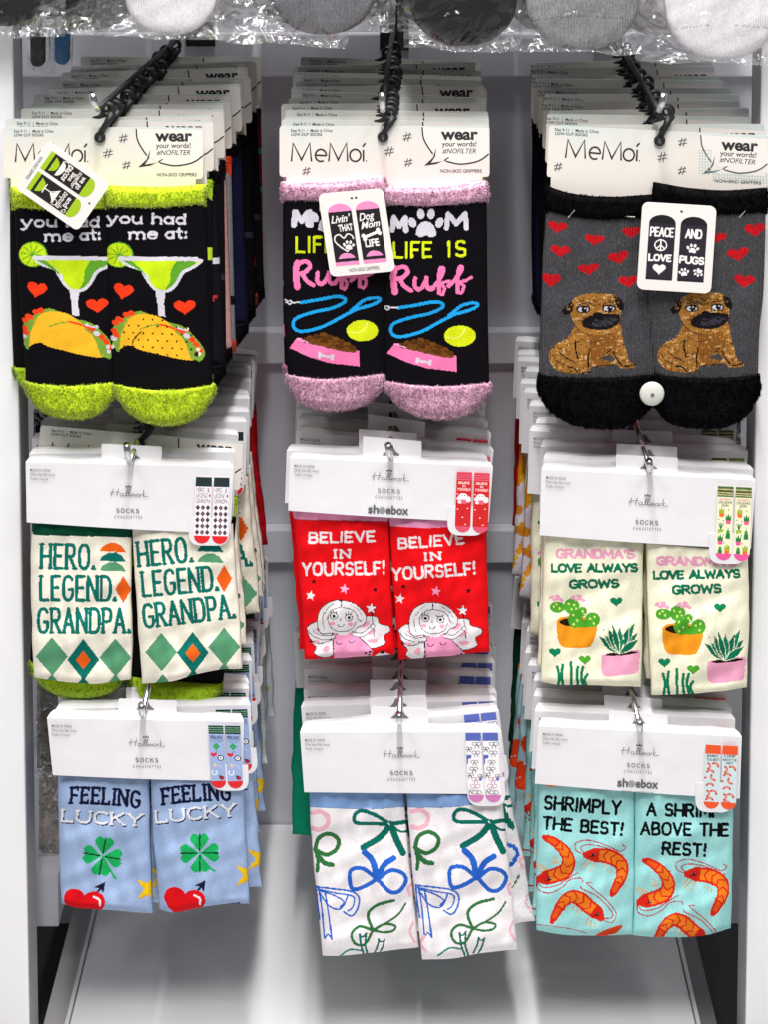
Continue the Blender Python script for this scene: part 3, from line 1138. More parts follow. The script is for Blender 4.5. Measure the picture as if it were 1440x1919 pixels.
def grip_tag(t, org, quad, Y, draw, holes):
    """Small swing tag; quad = its corners from top left clockwise as the print reads; drawn on a 120 x 156 layout."""
    q = np.array(quad, float)
    W_, H_ = 120.0, 156.0
    ex, ey = (q[1] - q[0] + q[2] - q[3]) / 2 / W_, (q[3] - q[0] + q[2] - q[1]) / 2 / H_
    o = q.mean(0) - ex * W_ / 2 - ey * H_ / 2
    A = Af(o, ex, ey)
    P = np.array(rrect(0, 0, W_, H_, 11))
    out = P @ A[:, :2].T + A[:, 2]
    card = MB().plate(out, Y, .0007).build('grip_tag', plain('ivory_tag_card', (.80, .76, .72), .45, vary=.02), t, org)
    lo, hi = out.min(0) - 2, out.max(0) + 2
    ch = Canvas(lo[0], lo[1], hi[0], hi[1], lin('#f2e9dc'), 4)
    ch.A = A
    draw(ch)
    for k, (x0, x1) in enumerate(((13, 56), (64, 107))):
        T, B = [(x0, 27)] + arc((x0 + x1) / 2, 36, (x1 - x0) / 2, 15, 180, 360, 12)[1:-1] + [(x1, 27)], [(x0, 137), (x1, 137)]
        T[0], T[-1] = (x0, 36), (x1, 36)
        g = lambda L_: (np.array(L_, float) @ A[:, :2].T + A[:, 2])
        L_, R_ = [(x0, 36), (x0, 137)], [(x1, 36), (x1, 137)]
        nu, nv = 62, 140
        PP = coons(g(T), g(B), g(L_), g(R_), nu, nv, False)
        C = (PP[:-1, :-1] + PP[1:, 1:]) / 2
        grid_mesh('sock_picture', U(PP[..., 0], PP[..., 1], Y - .00012), ch.sample(C[..., 0], C[..., 1]), M_PRINT, card, org, .0001, False)
    ik = Ink(Y - .00012)
    ik.A = A
    typeset(ik, 'NON-SKID GRIPPERS', (36, 150), (91, 150), 6.5, None) if holes != 'pug' else None
    if ik.v:
        mesh_obj('lettering', ik.v, ik.f, M_INK, card, org)
    hk = Ink(Y - .00012)
    hk.A = A
    for hx in ((58,) if holes == 'taco' else (60, 68) if holes == 'dog' else (64,)):
        hk.ell(hx, 13, 2.3, 2.0, None, 0, 12)
    mesh_obj('punch_hole', hk.v, hk.f, M_INK, card, org)
    return card


# ---- taco socks
def taco_chart(c, d, right):
    LM, DG, RD, YL, OG = lin('#c3e01c'), lin('#5f9e2c'), lin('#f0441c'), lin('#f4b92c'), lin('#ee3b1a')
    if right:
        letters(c, 'you', (199, 420), (268, 421), 22, 4.4, WHT, .07, .28)
        letters(c, 'had', (284, 421), (349, 422), 22, 4.4, WHT, .07, .25)
        letters(c, 'me', (241, 450), (297, 449), 22, 4.4, WHT, .07, .22)
        letters(c, 'at:', (309, 449), (352, 448), 22, 4.4, WHT, .07, .25)
    else:
        letters(c, 'you', (39, 427), (108, 427), 22, 4.4, WHT, .07, .28)
        letters(c, 'had', (124, 427), (187, 427), 22, 4.4, WHT, .07, .25)
        letters(c, 'me', (83, 454), (138, 453), 22, 4.4, WHT, .07, .22)
        letters(c, 'at:', (149, 452), (190, 450), 22, 4.4, WHT, .07, .25)
    c.at(*d)
    c.ell(223, 478, 27, 24, DG)
    c.ell(222, 478, 25, 22, LM)
    for a in range(0, 360, 36):
        c.stroke([(222, 478), (222 + 21 * math.cos(R(a + 8)), 478 + 19 * math.sin(R(a + 8)))], 1.8, DG)
    c.poly(smooth([(220, 486), (370, 484), (367, 501), (345, 513), (334, 532), (320, 546), (302, 549), (285, 541), (270, 520), (262, 508), (240, 500), (220, 486)], 4), WHT)
    c.poly(smooth([(230, 489), (364, 490), (361, 498), (340, 509), (328, 530), (316, 541), (302, 544), (288, 537), (274, 517), (265, 504), (246, 497), (230, 489)], 4), LM)
    c.poly(smooth([(330, 490), (365, 490), (361, 498), (340, 509), (328, 530), (316, 541), (310, 543), (318, 528), (320, 508), (330, 490)], 4), DG)
    c.poly([(230, 489), (246, 489), (268, 508), (280, 530), (268, 512), (246, 498)], DG)
    c.ell(276, 520, 2.5, 7, WHT, -15)
    c.stroke([(226, 484), (369, 486)], 7.5, WHT)
    c.poly([(291, 546), (310, 546), (307, 570), (310, 594), (296, 592), (295, 570)], WHT)
    c.at()
    hs = [(231, 545, 38, 30, 12), (346, 575, 42, 28, -3)] if right else [(69, 542, 38, 30, 12), (182, 572, 42, 28, -3)]
    for x, y, w, h, r in hs:
        c.heart(x, y, w, h, OG, r)
    dx, dy = (0, 0) if right else (-169, -5)
    c.at(dx, dy)
    c.poly(smooth([(211, 645), (213, 612), (232, 596), (262, 583), (300, 600), (342, 612), (372, 640), (384, 662), (374, 678), (356, 672), (238, 646), (222, 660), (211, 645)], 5), lin('#7ba13a'))
    for x, y in ((216, 605), (222, 598), (214, 620), (236, 590), (246, 587), (213, 634), (218, 628), (340, 622), (350, 630), (360, 637), (368, 646), (374, 656), (226, 600)):
        c.ell(x, y, 6.5, 5, RD if (x * 7 + y) % 5 else WHT, 20)
    for x, y in ((211, 650), (373, 664), (371, 655), (332, 615), (350, 618)):
        c.ell(x, y, 4, 3.5, lin('#e9e2c8') if right else WHT)
    c.poly(smooth([(222, 656), (226, 625), (238, 600), (262, 589), (292, 592), (316, 606), (326, 620), (300, 640), (262, 648), (238, 648), (222, 656)], 5), YL)
    c.poly(smooth([(247, 648), (252, 634), (268, 620), (292, 613), (322, 617), (342, 634), (356, 660), (362, 675), (330, 672), (292, 663), (262, 656), (247, 648)], 5), YL)
    c.stroke(smooth([(222, 655), (226, 625), (238, 602)], 5), 2.4, lin('#7ba13a'))
    c.stroke(smooth([(262, 617), (280, 611), (304, 608)], 5), 2.6, lin('#7ba13a'))
    c.stroke(smooth([(298, 608), (318, 613), (330, 618), (352, 620)], 5), 3.4, RD)
    c.stroke([(335, 616), (352, 620)], 2.4, WHT)
    c.stroke(smooth([(330, 622), (346, 636), (360, 672)], 5), 4, lin('#7ba13a'))
    if right:
        c.stroke(smooth([(248, 652), (249, 640), (256, 630), (264, 622)], 5), 2.6, lin('#3a1a10'))
        for i in range(8):
            for j in range(6):
                x, y = 232 + i * 18 + (j % 2) * 9, 597 + j * 13 + i * .8
                if (x - 290) ** 2 / 72 ** 2 + (y - 640) ** 2 / 46 ** 2 < 1 and y < 624 + (x - 225) * .42 + 24:
                    c.ell(x, y, 1.9, 1.9, lin('#2a1608'), 0, 10)
        c.ell(368, 664, 4, 5, lin('#3a1a10'))
    c.at()


t, org = memoi_front('taco', (187, 258), (6.5, 238), (381, 240), 96, 132, 14, L_POS,
                     'black taco socks with lime plush cuffs and toes, on the upper left peg', (202, 205))
chL = Canvas(10, 370, 240, 745, BLK)
taco_chart(chL, (-161, -1), False)
chR = Canvas(180, 370, 420, 750, BLK)
taco_chart(chR, (0, 0), True)
BLK_GREY = lin('#151316')
bodyL = ([(26, 384), (110, 388), (212, 386)], [(48, 724), (130, 730), (222, 726)], [(26, 384), (36, 540), (46, 660), (48, 724)], [(212, 386), (218, 560), (222, 726)])
bodyR = ([(197, 382), (290, 386), (384, 378)], [(212, 728), (300, 736), (398, 726)], [(197, 382), (203, 560), (212, 728)], [(384, 378), (389, 500), (392, 600), (398, 726)])
cufL = ([(22, 352), (100, 354), (208, 352)], [(24, 391), (110, 397), (210, 393)], [(22, 352), (20, 372), (24, 391)], [(208, 352), (212, 372), (210, 393)])
cufR = ([(197, 350), (290, 353), (383, 349)], [(199, 391), (290, 392), (384, 385)], [(197, 350), (195, 370), (199, 391)], [(383, 349), (386, 366), (384, 385)])
toeL = ([(48, 716), (130, 722), (216, 716)], [(52, 738), (72, 766), (110, 782), (150, 785), (190, 772), (218, 738)], [(48, 716), (48, 728), (52, 738)], [(216, 716), (220, 728), (218, 738)])
toeR = ([(212, 720), (300, 730), (400, 722)], [(214, 738), (240, 772), (280, 794), (325, 797), (372, 780), (402, 738)], [(212, 720), (210, 730), (214, 738)], [(400, 722), (404, 730), (402, 738)])
plush_sock(t, org, bodyL, cufL, toeL, chL, -.001, M_KNIT, LIME, 1)
plush_sock(t, org, bodyR, cufR, toeR, chR, -.006, M_KNIT, LIME, 2)


def taco_tag(c):
    K, G, W = lin('#1c1a1c'), lin('#9fbf1c'), lin('#ece4dc')
    for x0 in (13, 64):
        c.poly([(x0 - 2, 10), (x0 + 45, 10), (x0 + 45, 140), (x0 - 2, 140)], K)
        c.poly([(x0 - 2, 10), (x0 + 45, 10), (x0 + 45, 41), (x0 - 2, 41)], G)
        c.poly([(x0 - 2, 127), (x0 + 45, 127), (x0 + 45, 140), (x0 - 2, 140)], G)
        c.poly(smooth([(x0 + 5, 121), (x0 + 12, 110), (x0 + 21, 107), (x0 + 31, 110), (x0 + 38, 121)], 5), G)
    typeset(c, 'we go', (19, 55), (49, 55), 11, W, .02)
    typeset(c, 'together', (16, 66), (53, 66), 10, W, .01, .3)
    typeset(c, 'like', (25, 77), (44, 77), 9, W, .02)
    typeset(c, 'tacos', (15, 90), (52, 90), 13, W, .02, .35)
    c.poly(smooth([(17, 105), (22, 96), (34, 93), (46, 97), (52, 105)], 5), W)
    c.stroke(smooth([(17, 105), (14, 96), (22, 90), (32, 92)], 5), 1.6, W)
    typeset(c, 'and', (72, 55), (94, 55), 11, W, .02)
    c.stroke(smooth([(97, 47), (103, 44), (105, 52), (97, 47)], 4), 1.3, W)
    typeset(c, 'tequila', (67, 68), (104, 68), 12, W, .01, .35)
    c.poly([(72, 76), (99, 76), (90, 86), (86, 91), (83, 86)], W)
    c.stroke([(72, 76), (82, 88), (85, 92), (85, 104)], 1.8, W)
    c.stroke([(100, 76), (88, 90), (85, 92)], 1.8, W)
    c.stroke([(76, 106), (95, 106)], 2.4, W)
    c.stroke(arc(98, 74, 6, 6, 0, 360), 1.4, W)


def tag_quad(c, up, w, h):
    """Corners of a swing tag from its centre, the direction its print calls up, and its size."""
    u = np.array(up, float) / np.hypot(*up)
    r = np.array((-u[1], u[0]))
    c = np.array(c, float)
    return [c + u * h / 2 - r * w / 2, c + u * h / 2 + r * w / 2, c - u * h / 2 + r * w / 2, c - u * h / 2 - r * w / 2]


grip_tag(t, org, tag_quad((117.5, 349), (.82, .57), 108, 143), -.022, taco_tag, 'taco')


# ---- dog mom socks
def dog_chart(c, d):
    PK, YG, BL, BR = lin('#f57bb0'), lin('#d6e21e'), lin('#1f9fe0'), lin('#6e421a')
    c.at(*d)
    letters(c, 'M', (731, 436), (766, 437), 33, 9.5, WHT)
    letters(c, 'M', (833, 432), (880, 432), 35, 9.5, WHT)
    c.paw(799, 417, 31, WHT)
    letters(c, 'LIFE', (737, 485), (811, 484), 32, 5.2, YG, 0, .42)
    letters(c, 'IS', (839, 483), (876, 482), 32, 5.2, YG, 0, .55)
    # Ruff, brush script
    for st, w in (([(741, 548), (738, 520), (741, 503)], 12), ([(741, 505), (757, 500), (765, 509), (756, 520), (744, 523)], 8), ([(750, 523), (758, 536), (771, 545)], 8),
                  ([(779, 522), (778, 535), (785, 543), (794, 536), (800, 523)], 8), ([(800, 521), (801, 536), (806, 542), (813, 540)], 8),
                  ([(810, 542), (824, 525), (832, 506), (827, 503), (824, 520), (824, 549)], 8), ([(824, 549), (830, 552), (834, 540), (828, 532), (842, 527)], 6),
                  ([(842, 536), (856, 522), (867, 503), (862, 502), (859, 520), (858, 547)], 8), ([(858, 547), (866, 549), (870, 536), (862, 530), (874, 526), (884, 520)], 6)):
        c.stroke(smooth(st, 5), w, PK)
    # leash
    c.stroke(smooth([(748, 577), (780, 572), (812, 566), (828, 568), (830, 576), (808, 587), (772, 595), (742, 605), (733, 616), (738, 628), (756, 631), (792, 621), (826, 603), (852, 590), (882, 581), (896, 573), (890, 568), (868, 572), (852, 584), (842, 592)], 6), 6.0, BL)
    c.stroke([(720, 577), (745, 577)], 3.2, WHT)
    c.ell(727, 577, 5, 4.5, WHT)
    c.ell(726, 577, 2.2, 2, BLK)
    c.stroke([(718, 572), (724, 575)], 2.6, WHT)
    c.ell(863, 630, 29.5, 20, YG)
    c.stroke(smooth([(838, 632), (856, 634), (868, 626), (872, 616)], 5), 2, lin('#eef27a'))
    # bowl of kibble
    c.poly([(726, 662), (741, 643), (800, 652), (857, 668), (857, 697), (802, 691), (762, 679)], PK)
    c.poly(smooth([(748, 647), (764, 645), (772, 640), (790, 638), (806, 643), (822, 650), (840, 658), (852, 670), (826, 669), (795, 661), (766, 655), (748, 647)], 4), BR)
    for x, y, k in ((756, 648, 0), (766, 644, 1), (778, 641, 0), (790, 638, 1), (802, 642, 0), (813, 646, 1), (824, 651, 0), (835, 656, 1), (844, 662, 0), (776, 650, 1), (792, 648, 0), (806, 654, 1), (820, 660, 0), (834, 665, 1), (798, 658, 1)):
        c.ell(x, y, 7.5, 5, BR if k else lin('#573210'), 15, 12)
    for x, y in ((770, 648), (786, 645), (800, 651), (816, 655), (832, 663), (790, 655), (808, 662)):
        c.stroke(arc(x, y, 8, 5, 190, 350, 8), 1.4, lin('#3a2008'))
    c.stroke([(741, 645), (762, 652)], 2.2, lin('#f7b3d2'))
    c.bone((783, 676), (807, 680), 4.6, WHT)
    c.at()


t, org = memoi_front('dog', (718, 257), (523.5, 237), (918.5, 237), 95, 124, 13, C_POS,
                     'black dog mom socks with pink plush cuffs and toes, on the upper centre peg', (731, 212))
chL = Canvas(515, 350, 745, 740, BLK)
dog_chart(chL, (-184, -10))
letters(chL, 'M', (545, 427), (588, 427), 34, 9.5, WHT)
chR = Canvas(710, 350, 935, 750, BLK)
dog_chart(chR, (0, 0))
bodyL = ([(530, 372), (620, 374), (726, 366)], [(540, 712), (620, 718), (726, 712)], [(530, 372), (530, 500), (532, 600), (540, 712)], [(726, 366), (726, 560), (726, 712)])
bodyR = ([(722, 380), (820, 382), (913, 372)], [(722, 728), (820, 732), (918, 726)], [(722, 380), (720, 560), (722, 728)], [(913, 372), (915, 560), (918, 726)])
cufL = ([(529, 343), (620, 344), (722, 333)], [(529, 377), (620, 378), (724, 370)], [(529, 343), (526, 360), (529, 377)], [(722, 333), (726, 352), (724, 370)])
cufR = ([(723, 353), (820, 353), (912, 342)], [(723, 386), (820, 388), (914, 378)], [(723, 353), (720, 370), (723, 386)], [(912, 342), (916, 360), (914, 378)])
toeL = ([(538, 702), (610, 709), (724, 700)], [(540, 720), (560, 752), (605, 769), (650, 768), (695, 752), (724, 722)], [(538, 702), (537, 712), (540, 720)], [(724, 700), (727, 712), (724, 722)])
toeR = ([(722, 714), (810, 722), (919, 718)], [(724, 732), (755, 766), (800, 784), (845, 785), (888, 770), (919, 734)], [(722, 714), (720, 724), (724, 732)], [(919, 718), (922, 726), (919, 734)])
plush_sock(t, org, bodyL, cufL, toeL, chL, -.001, M_KNIT, PINK, 3)
plush_sock(t, org, bodyR, cufR, toeR, chR, -.005, M_KNIT, PINK, 4)


def dog_tag(c):
    K, G, W = lin('#171417'), lin('#e58cbd'), lin('#efe8e4')
    for x0 in (13, 64):
        c.poly([(x0 - 2, 10), (x0 + 45, 10), (x0 + 45, 140), (x0 - 2, 140)], K)
        c.poly([(x0 - 2, 10), (x0 + 45, 10), (x0 + 45, 36), (x0 - 2, 36)], G)
        c.poly([(x0 - 2, 130), (x0 + 45, 130), (x0 + 45, 140), (x0 - 2, 140)], G)
        c.poly(smooth([(x0 + 6, 124), (x0 + 13, 116), (x0 + 22, 114), (x0 + 32, 117), (x0 + 38, 124)], 5), G)
    typeset(c, "Livin'", (16, 57), (53, 55), 14, W, .02, .4)
    typeset(c, 'THAT', (28, 73), (54, 72), 12.5, W, .035)
    c.stroke(smooth([(38, 111), (26, 101), (18, 90), (20, 81), (28, 79), (35, 86), (42, 79), (50, 82), (52, 88)], 5), 2.4, W)
    c.stroke([(38, 111), (41, 108)], 2.4, W)
    c.paw(42, 99, 10, W, 8)
    typeset(c, 'Dog', (68, 57), (97, 54), 14, W, .02, .35)
    typeset(c, 'Mom', (69, 72), (105, 69), 13, W, .02, .4)
    c.bone((72, 88), (100, 79), 5.4, W)
    typeset(c, 'LIFE', (72, 106), (98, 105), 13.5, W, .04)


grip_tag(t, org, [(596, 364), (718, 354), (742, 508), (619, 520)], -.022, dog_tag, 'dog')


# ---- pug socks
GREY = lin('#454447')
def pug_chart(c, d):
    T1, T2, T3, DK, SN = lin('#a5702f'), lin('#8a5620'), lin('#cfa268'), lin('#141014'), lin('#3a3840')
    c.at(*d)
    head = smooth([(1068, 572), (1078, 559), (1098, 551), (1126, 550), (1150, 553), (1163, 564), (1164, 590), (1160, 610), (1152, 622), (1120, 628), (1090, 618), (1076, 604), (1070, 588)], 5)
    body = smooth([(1078, 612), (1064, 634), (1044, 645), (1031, 660), (1031, 676), (1040, 690), (1056, 698), (1082, 700), (1104, 700), (1108, 690), (1128, 688), (1156, 684), (1164, 690), (1186, 690), (1192, 683), (1180, 676), (1174, 656), (1168, 634), (1162, 608), (1140, 622), (1100, 620)], 5)
    c.poly(body, T1)
    c.mottle(body, [T3, T3, T2, T2, T1], 420, 1.2, 4.5, 5)
    c.mottle(body, [lin('#5a3614'), lin('#3a2410')], 70, .8, 2.2, 15)
    c.poly(smooth([(1104, 626), (1150, 626), (1158, 650), (1150, 678), (1122, 686), (1108, 668)], 5), T2)
    c.mottle(smooth([(1104, 626), (1150, 626), (1158, 650), (1150, 678), (1122, 686), (1108, 668)], 5), [T1, T1, T3], 60, 1, 3.5, 8)
    for st, w in (([(1080, 640), (1080, 655), (1084, 672)], 3), ([(1106, 655), (1103, 672), (1104, 690)], 3), ([(1050, 662), (1064, 672), (1080, 680)], 2), ([(1084, 698), (1076, 690), (1066, 688)], 3),
                  ([(1150, 660), (1158, 675), (1166, 684)], 3), ([(1108, 688), (1130, 686), (1150, 684)], 2), ([(1168, 688), (1190, 684)], 2.4), ([(1146, 655), (1136, 664)], 2), ([(1090, 700), (1108, 698)], 2)):
        c.stroke(smooth(st, 4), w, DK)
    c.poly([(1124, 672), (1142, 664), (1154, 672), (1148, 678)], GREY)
    c.poly(head, T1)
    c.mottle(head, [T3, T3, T2, T1], 200, 1.2, 4.5, 4)
    c.mottle(head, [lin('#5a3614'), lin('#3a2410')], 26, .8, 2.0, 14)
    c.poly(smooth([(1058, 590), (1054, 582), (1064, 572), (1072, 566), (1076, 574), (1070, 588), (1058, 590)], 4), DK)
    c.mottle(smooth([(1062, 586), (1064, 574), (1074, 570), (1072, 584)], 4), [T1], 6, 1, 3, 3)
    c.poly(smooth([(1152, 556), (1164, 560), (1170, 572), (1168, 582), (1158, 576), (1154, 566), (1152, 556)], 4), DK)
    c.mottle(smooth([(1152, 556), (1164, 560), (1170, 572), (1160, 574)], 4), [T2], 6, 1, 2.5, 3)
    c.ell(1127, 603, 36, 15, DK, -6)
    c.poly(smooth([(1096, 606), (1112, 592), (1120, 586), (1134, 590), (1160, 590), (1160, 606), (1138, 618), (1110, 618)], 5), DK)
    c.mottle(smooth([(1100, 606), (1118, 598), (1150, 594), (1158, 604), (1132, 612), (1110, 612)], 5), [SN], 70, 1, 4, 9)
    c.ell(1121, 590, 9, 5, DK)
    for x, y in ((1094, 580), (1142, 578)):
        c.ell(x, y, 13, 7.5, DK)
        c.ell(x, y + .5, 10, 5, WHT)
        c.ell(x + 2, y, 5, 5.4, DK)
        c.ell(x + 3, y - 2, 1.6, 1.4, WHT)
        c.stroke(arc(x, y - 3, 12, 8, 200, 340, 8), 2, DK)
    for st in ([(1100, 592), (1092, 600), (1094, 612)], [(1160, 588), (1165, 598), (1162, 610)], [(1104, 566), (1114, 573), (1126, 570)], [(1082, 568), (1094, 564), (1106, 570)], [(1132, 570), (1142, 563), (1154, 566)], [(1112, 560), (1118, 566), (1124, 562)],
               [(1076, 606), (1090, 622), (1112, 630)], [(1088, 634), (1106, 642), (1126, 640)], [(1036, 664), (1046, 678), (1058, 684)], [(1044, 650), (1054, 656)], [(1094, 690), (1096, 699)], [(1086, 692), (1088, 700)], [(1176, 684), (1180, 690)]):
        c.stroke(smooth(st, 4), 1.7, lin('#4a2c12'))
    c.at()


t, org = memoi_front('pug', (1237, 264), (1030, 236), (1443, 255), 96, 150, 8, R_POS,
                     'charcoal grey pug socks with black plush cuffs and toes, on the upper right peg', (1247, 212), dots=True)
HR = lin('#c4121c')
chL = Canvas(1000, 380, 1245, 720, GREY)
chR = Canvas(1200, 380, 1450, 720, GREY)
for ch in (chL, chR):
    ch.mottle([(1000, 380), (1450, 380), (1450, 720), (1000, 720)], [lin('#59585b'), lin('#3e3d40'), lin('#535256')], 9000, .5, 1.4, 2)
hl = [(1046, 425, 38, 22, 8), (1115, 449, 38, 21, 5), (1184, 435, 34, 22, -4), (1051, 470, 38, 23, 6), (1160, 482, 40, 24, -12), (1104, 504, 40, 22, -6), (1034, 524, 36, 27, 5), (1178, 527, 36, 23, -4)]
for x, y, w, h, r in hl:
    chL.heart(x, y, w, h, HR, r)
for x, y, w, h, r in [(1416, 430, 40, 26, -6), (1345, 444, 36, 20, 5), (1384, 476, 42, 25, -10), (1396, 526, 40, 25, 5), (1262, 430, 34, 22, 5), (1310, 540, 30, 22, 0)]:
    chR.heart(x, y, w, h, HR, r)
pug_chart(chL, (0, 0))
pug_chart(chR, (203, -2))
bodyL = ([(1025, 392), (1120, 404), (1226, 398)], [(1011, 712), (1110, 716), (1232, 708)], [(1025, 392), (1018, 500), (1014, 620), (1011, 712)], [(1226, 398), (1222, 550), (1232, 708)])
bodyR = ([(1216, 384), (1330, 392), (1436, 390)], [(1228, 708), (1320, 716), (1421, 712)], [(1216, 384), (1214, 560), (1228, 708)], [(1436, 390), (1432, 540), (1424, 620), (1421, 712)])
cufL = ([(1026, 350), (1070, 364), (1140, 371), (1232, 366)], [(1025, 396), (1070, 408), (1140, 414), (1234, 408)], [(1026, 350), (1022, 374), (1025, 396)], [(1232, 366), (1236, 386), (1234, 408)])
cufR = ([(1227, 344), (1290, 355), (1360, 360), (1437, 355)], [(1229, 390), (1300, 400), (1370, 404), (1438, 400)], [(1227, 344), (1224, 368), (1229, 390)], [(1437, 355), (1441, 378), (1438, 400)])
toeL = ([(1011, 702), (1110, 706), (1230, 700)], [(1012, 738), (1030, 768), (1068, 793), (1120, 803), (1180, 797), (1230, 755)], [(1011, 702), (1008, 722), (1012, 738)], [(1230, 700), (1232, 730), (1230, 755)])
toeR = ([(1222, 700), (1320, 706), (1422, 702)], [(1222, 755), (1256, 792), (1310, 803), (1360, 800), (1400, 778), (1423, 738)], [(1222, 700), (1220, 730), (1222, 755)], [(1422, 702), (1426, 722), (1423, 738)])
BPL = lin('#121013')
plush_sock(t, org, bodyL, cufL, toeL, chL, -.001, M_RIB, BPL, 5, (10000, 20000), .8, M_PLUSHB)
plush_sock(t, org, bodyR, cufR, toeR, chR, -.003, M_RIB, BPL, 6, (10000, 20000), .8, M_PLUSHB)


def pug_tag(c):
    K, W = lin('#241f2a'), lin('#f2ece8')
    for x0 in (13, 64):
        c.poly([(x0 - 2, 10), (x0 + 45, 10), (x0 + 45, 140), (x0 - 2, 140)], K)
        c.poly([(x0 - 2, 10), (x0 + 45, 10), (x0 + 45, 36), (x0 - 2, 36)], lin('#131015'))
        c.poly([(x0 - 2, 134), (x0 + 45, 134), (x0 + 45, 140), (x0 - 2, 140)], lin('#131015'))
    letters(c, 'PEACE', (15, 60), (54, 60), 17, 2.8, W, 0, .28)
    c.stroke(arc(34, 75, 9.5, 9.5, 0, 360, 24), 2, W)
    for p in ((34, 85), (27, 81), (41, 81)):
        c.stroke([(34, 75), p], 2, W)
    c.stroke([(34, 75), (34, 65)], 2, W)
    letters(c, 'LOVE', (15, 104), (53, 104), 13, 3, W, 0, .3)
    c.heart(34, 117, 21, 19, W)
    letters(c, 'AND', (72, 60), (100, 60), 17, 3, W, 0, .28)
    c.paw(86, 77, 9.5, W, 5)
    letters(c, 'PUGS', (65, 105), (106, 106), 14, 3.2, W, 0, .28)
    c.paw(74, 120, 8, W, -10)
    c.paw(97, 120, 8, W, -150)


grip_tag(t, org, [(1205, 379), (1344, 387), (1333, 551), (1194, 542)], -.022, pug_tag, 'pug')
dq = UV3(1223.5, 740, -.019)
bt = MB()
rr_ = [(.0003, -.0006), (.004, -.0004), (.009, .0008), (.0108, .002), (.0108, .0026), (.006, .003), (.0003, .0032)]
n_ = 32
bt.add([(dq.x + r_ * math.cos(2 * math.pi * k / n_), dq.y + h_, dq.z + r_ * math.sin(2 * math.pi * k / n_)) for r_, h_ in rr_ for k in range(n_)],
       [(i * n_ + k, i * n_ + (k + 1) % n_, (i + 1) * n_ + (k + 1) % n_, (i + 1) * n_ + k) for i in range(len(rr_) - 1) for k in range(n_)])
bo = bt.build('clear_button', M_CLEAR, t, org, sm=True)
MB().torus((dq.x, dq.y - .0008, dq.z), .0012, .0005).build('pin', M_GREYINK, bo, org, sm=True)
sk = MB()
for a, b in (((1066, 408), (1078, 394)), ((1172, 406), (1191, 407)), ((1386, 408), (1398, 395))):
    sk.tube([UV3(*a, -.0105), UV3(*b, -.0125)], .0004, 6)
sk.build('fastener', M_CLEAR, t, org)

# ------------------------------------------------------------------ middle and lower rows: sock pairs in white folded headers
def hall_logo(ik, cx, cy, k, an):
    """Small crown over a script word, drawn on a 66-wide layout."""
    ik.A = Af((cx, cy), (k * math.cos(an), k * math.sin(an)), (-k * .76 * math.sin(an), k * .76 * math.cos(an)))
    t = 1.25
    for st in ([(-29, -8), (-31, 2), (-32, 9)], [(-19, -9), (-21, 1), (-22, 9)], [(-35, 2), (-28, 0), (-17, -1)],
               arc(-13, 5.5, 3.2, 3.2, 0, 360, 12), [(-9.5, 2.5), (-10, 7), (-8, 9), (-5, 5)],
               [(-5, 5), (-1.5, -5), (-3, -7.5), (-4.8, -2), (-4.5, 6), (-3, 8.5), (-.5, 5)],
               [(-.5, 5), (3, -5), (1.5, -7.5), (-.3, -2), (0, 6), (1.5, 8.5), (4, 5)],
               [(4, 3.5), (4.5, 8.5), (6.5, 4), (8, 3.5), (8.3, 8.5), (10.5, 4), (12, 3.5), (12.2, 8), (14, 8)],
               arc(17, 5.8, 2.8, 2.8, 0, 360, 12), [(20, 3), (19.8, 7.5), (21.5, 8)],
               [(22, 3.5), (22.3, 8.5)], [(22.2, 5.5), (23.5, 3.4), (25, 3.8)],
               [(28, -8), (26.5, 8.5)], [(31, 2), (27, 5), (29, 8.5), (34, 9), (37, 7)]):
        ik.stroke(smooth(st, 4), t, None)
    ik.poly([(-7, -12), (-6, -17.5), (-3, -14), (-1, -19.5), (1.5, -14), (4.5, -18), (4.5, -11.5), (-1, -12.6)], None)
    ik.A = Af()


def sock_outline(A, x0, x1, y0, y1):
    r = (x1 - x0) / 2
    g = lambda L_: np.array(L_, float) @ A[:, :2].T + A[:, 2]
    yb = y1 - r * .95
    return g([(x0, y0), (x1, y0)]), g([(x0, yb)] + arc((x0 + x1) / 2, yb, r, r * .95, 180, 0, 16)[1:-1] + [(x1, yb)]), g([(x0, y0), (x0, yb)]), g([(x1, y0), (x1, yb)])


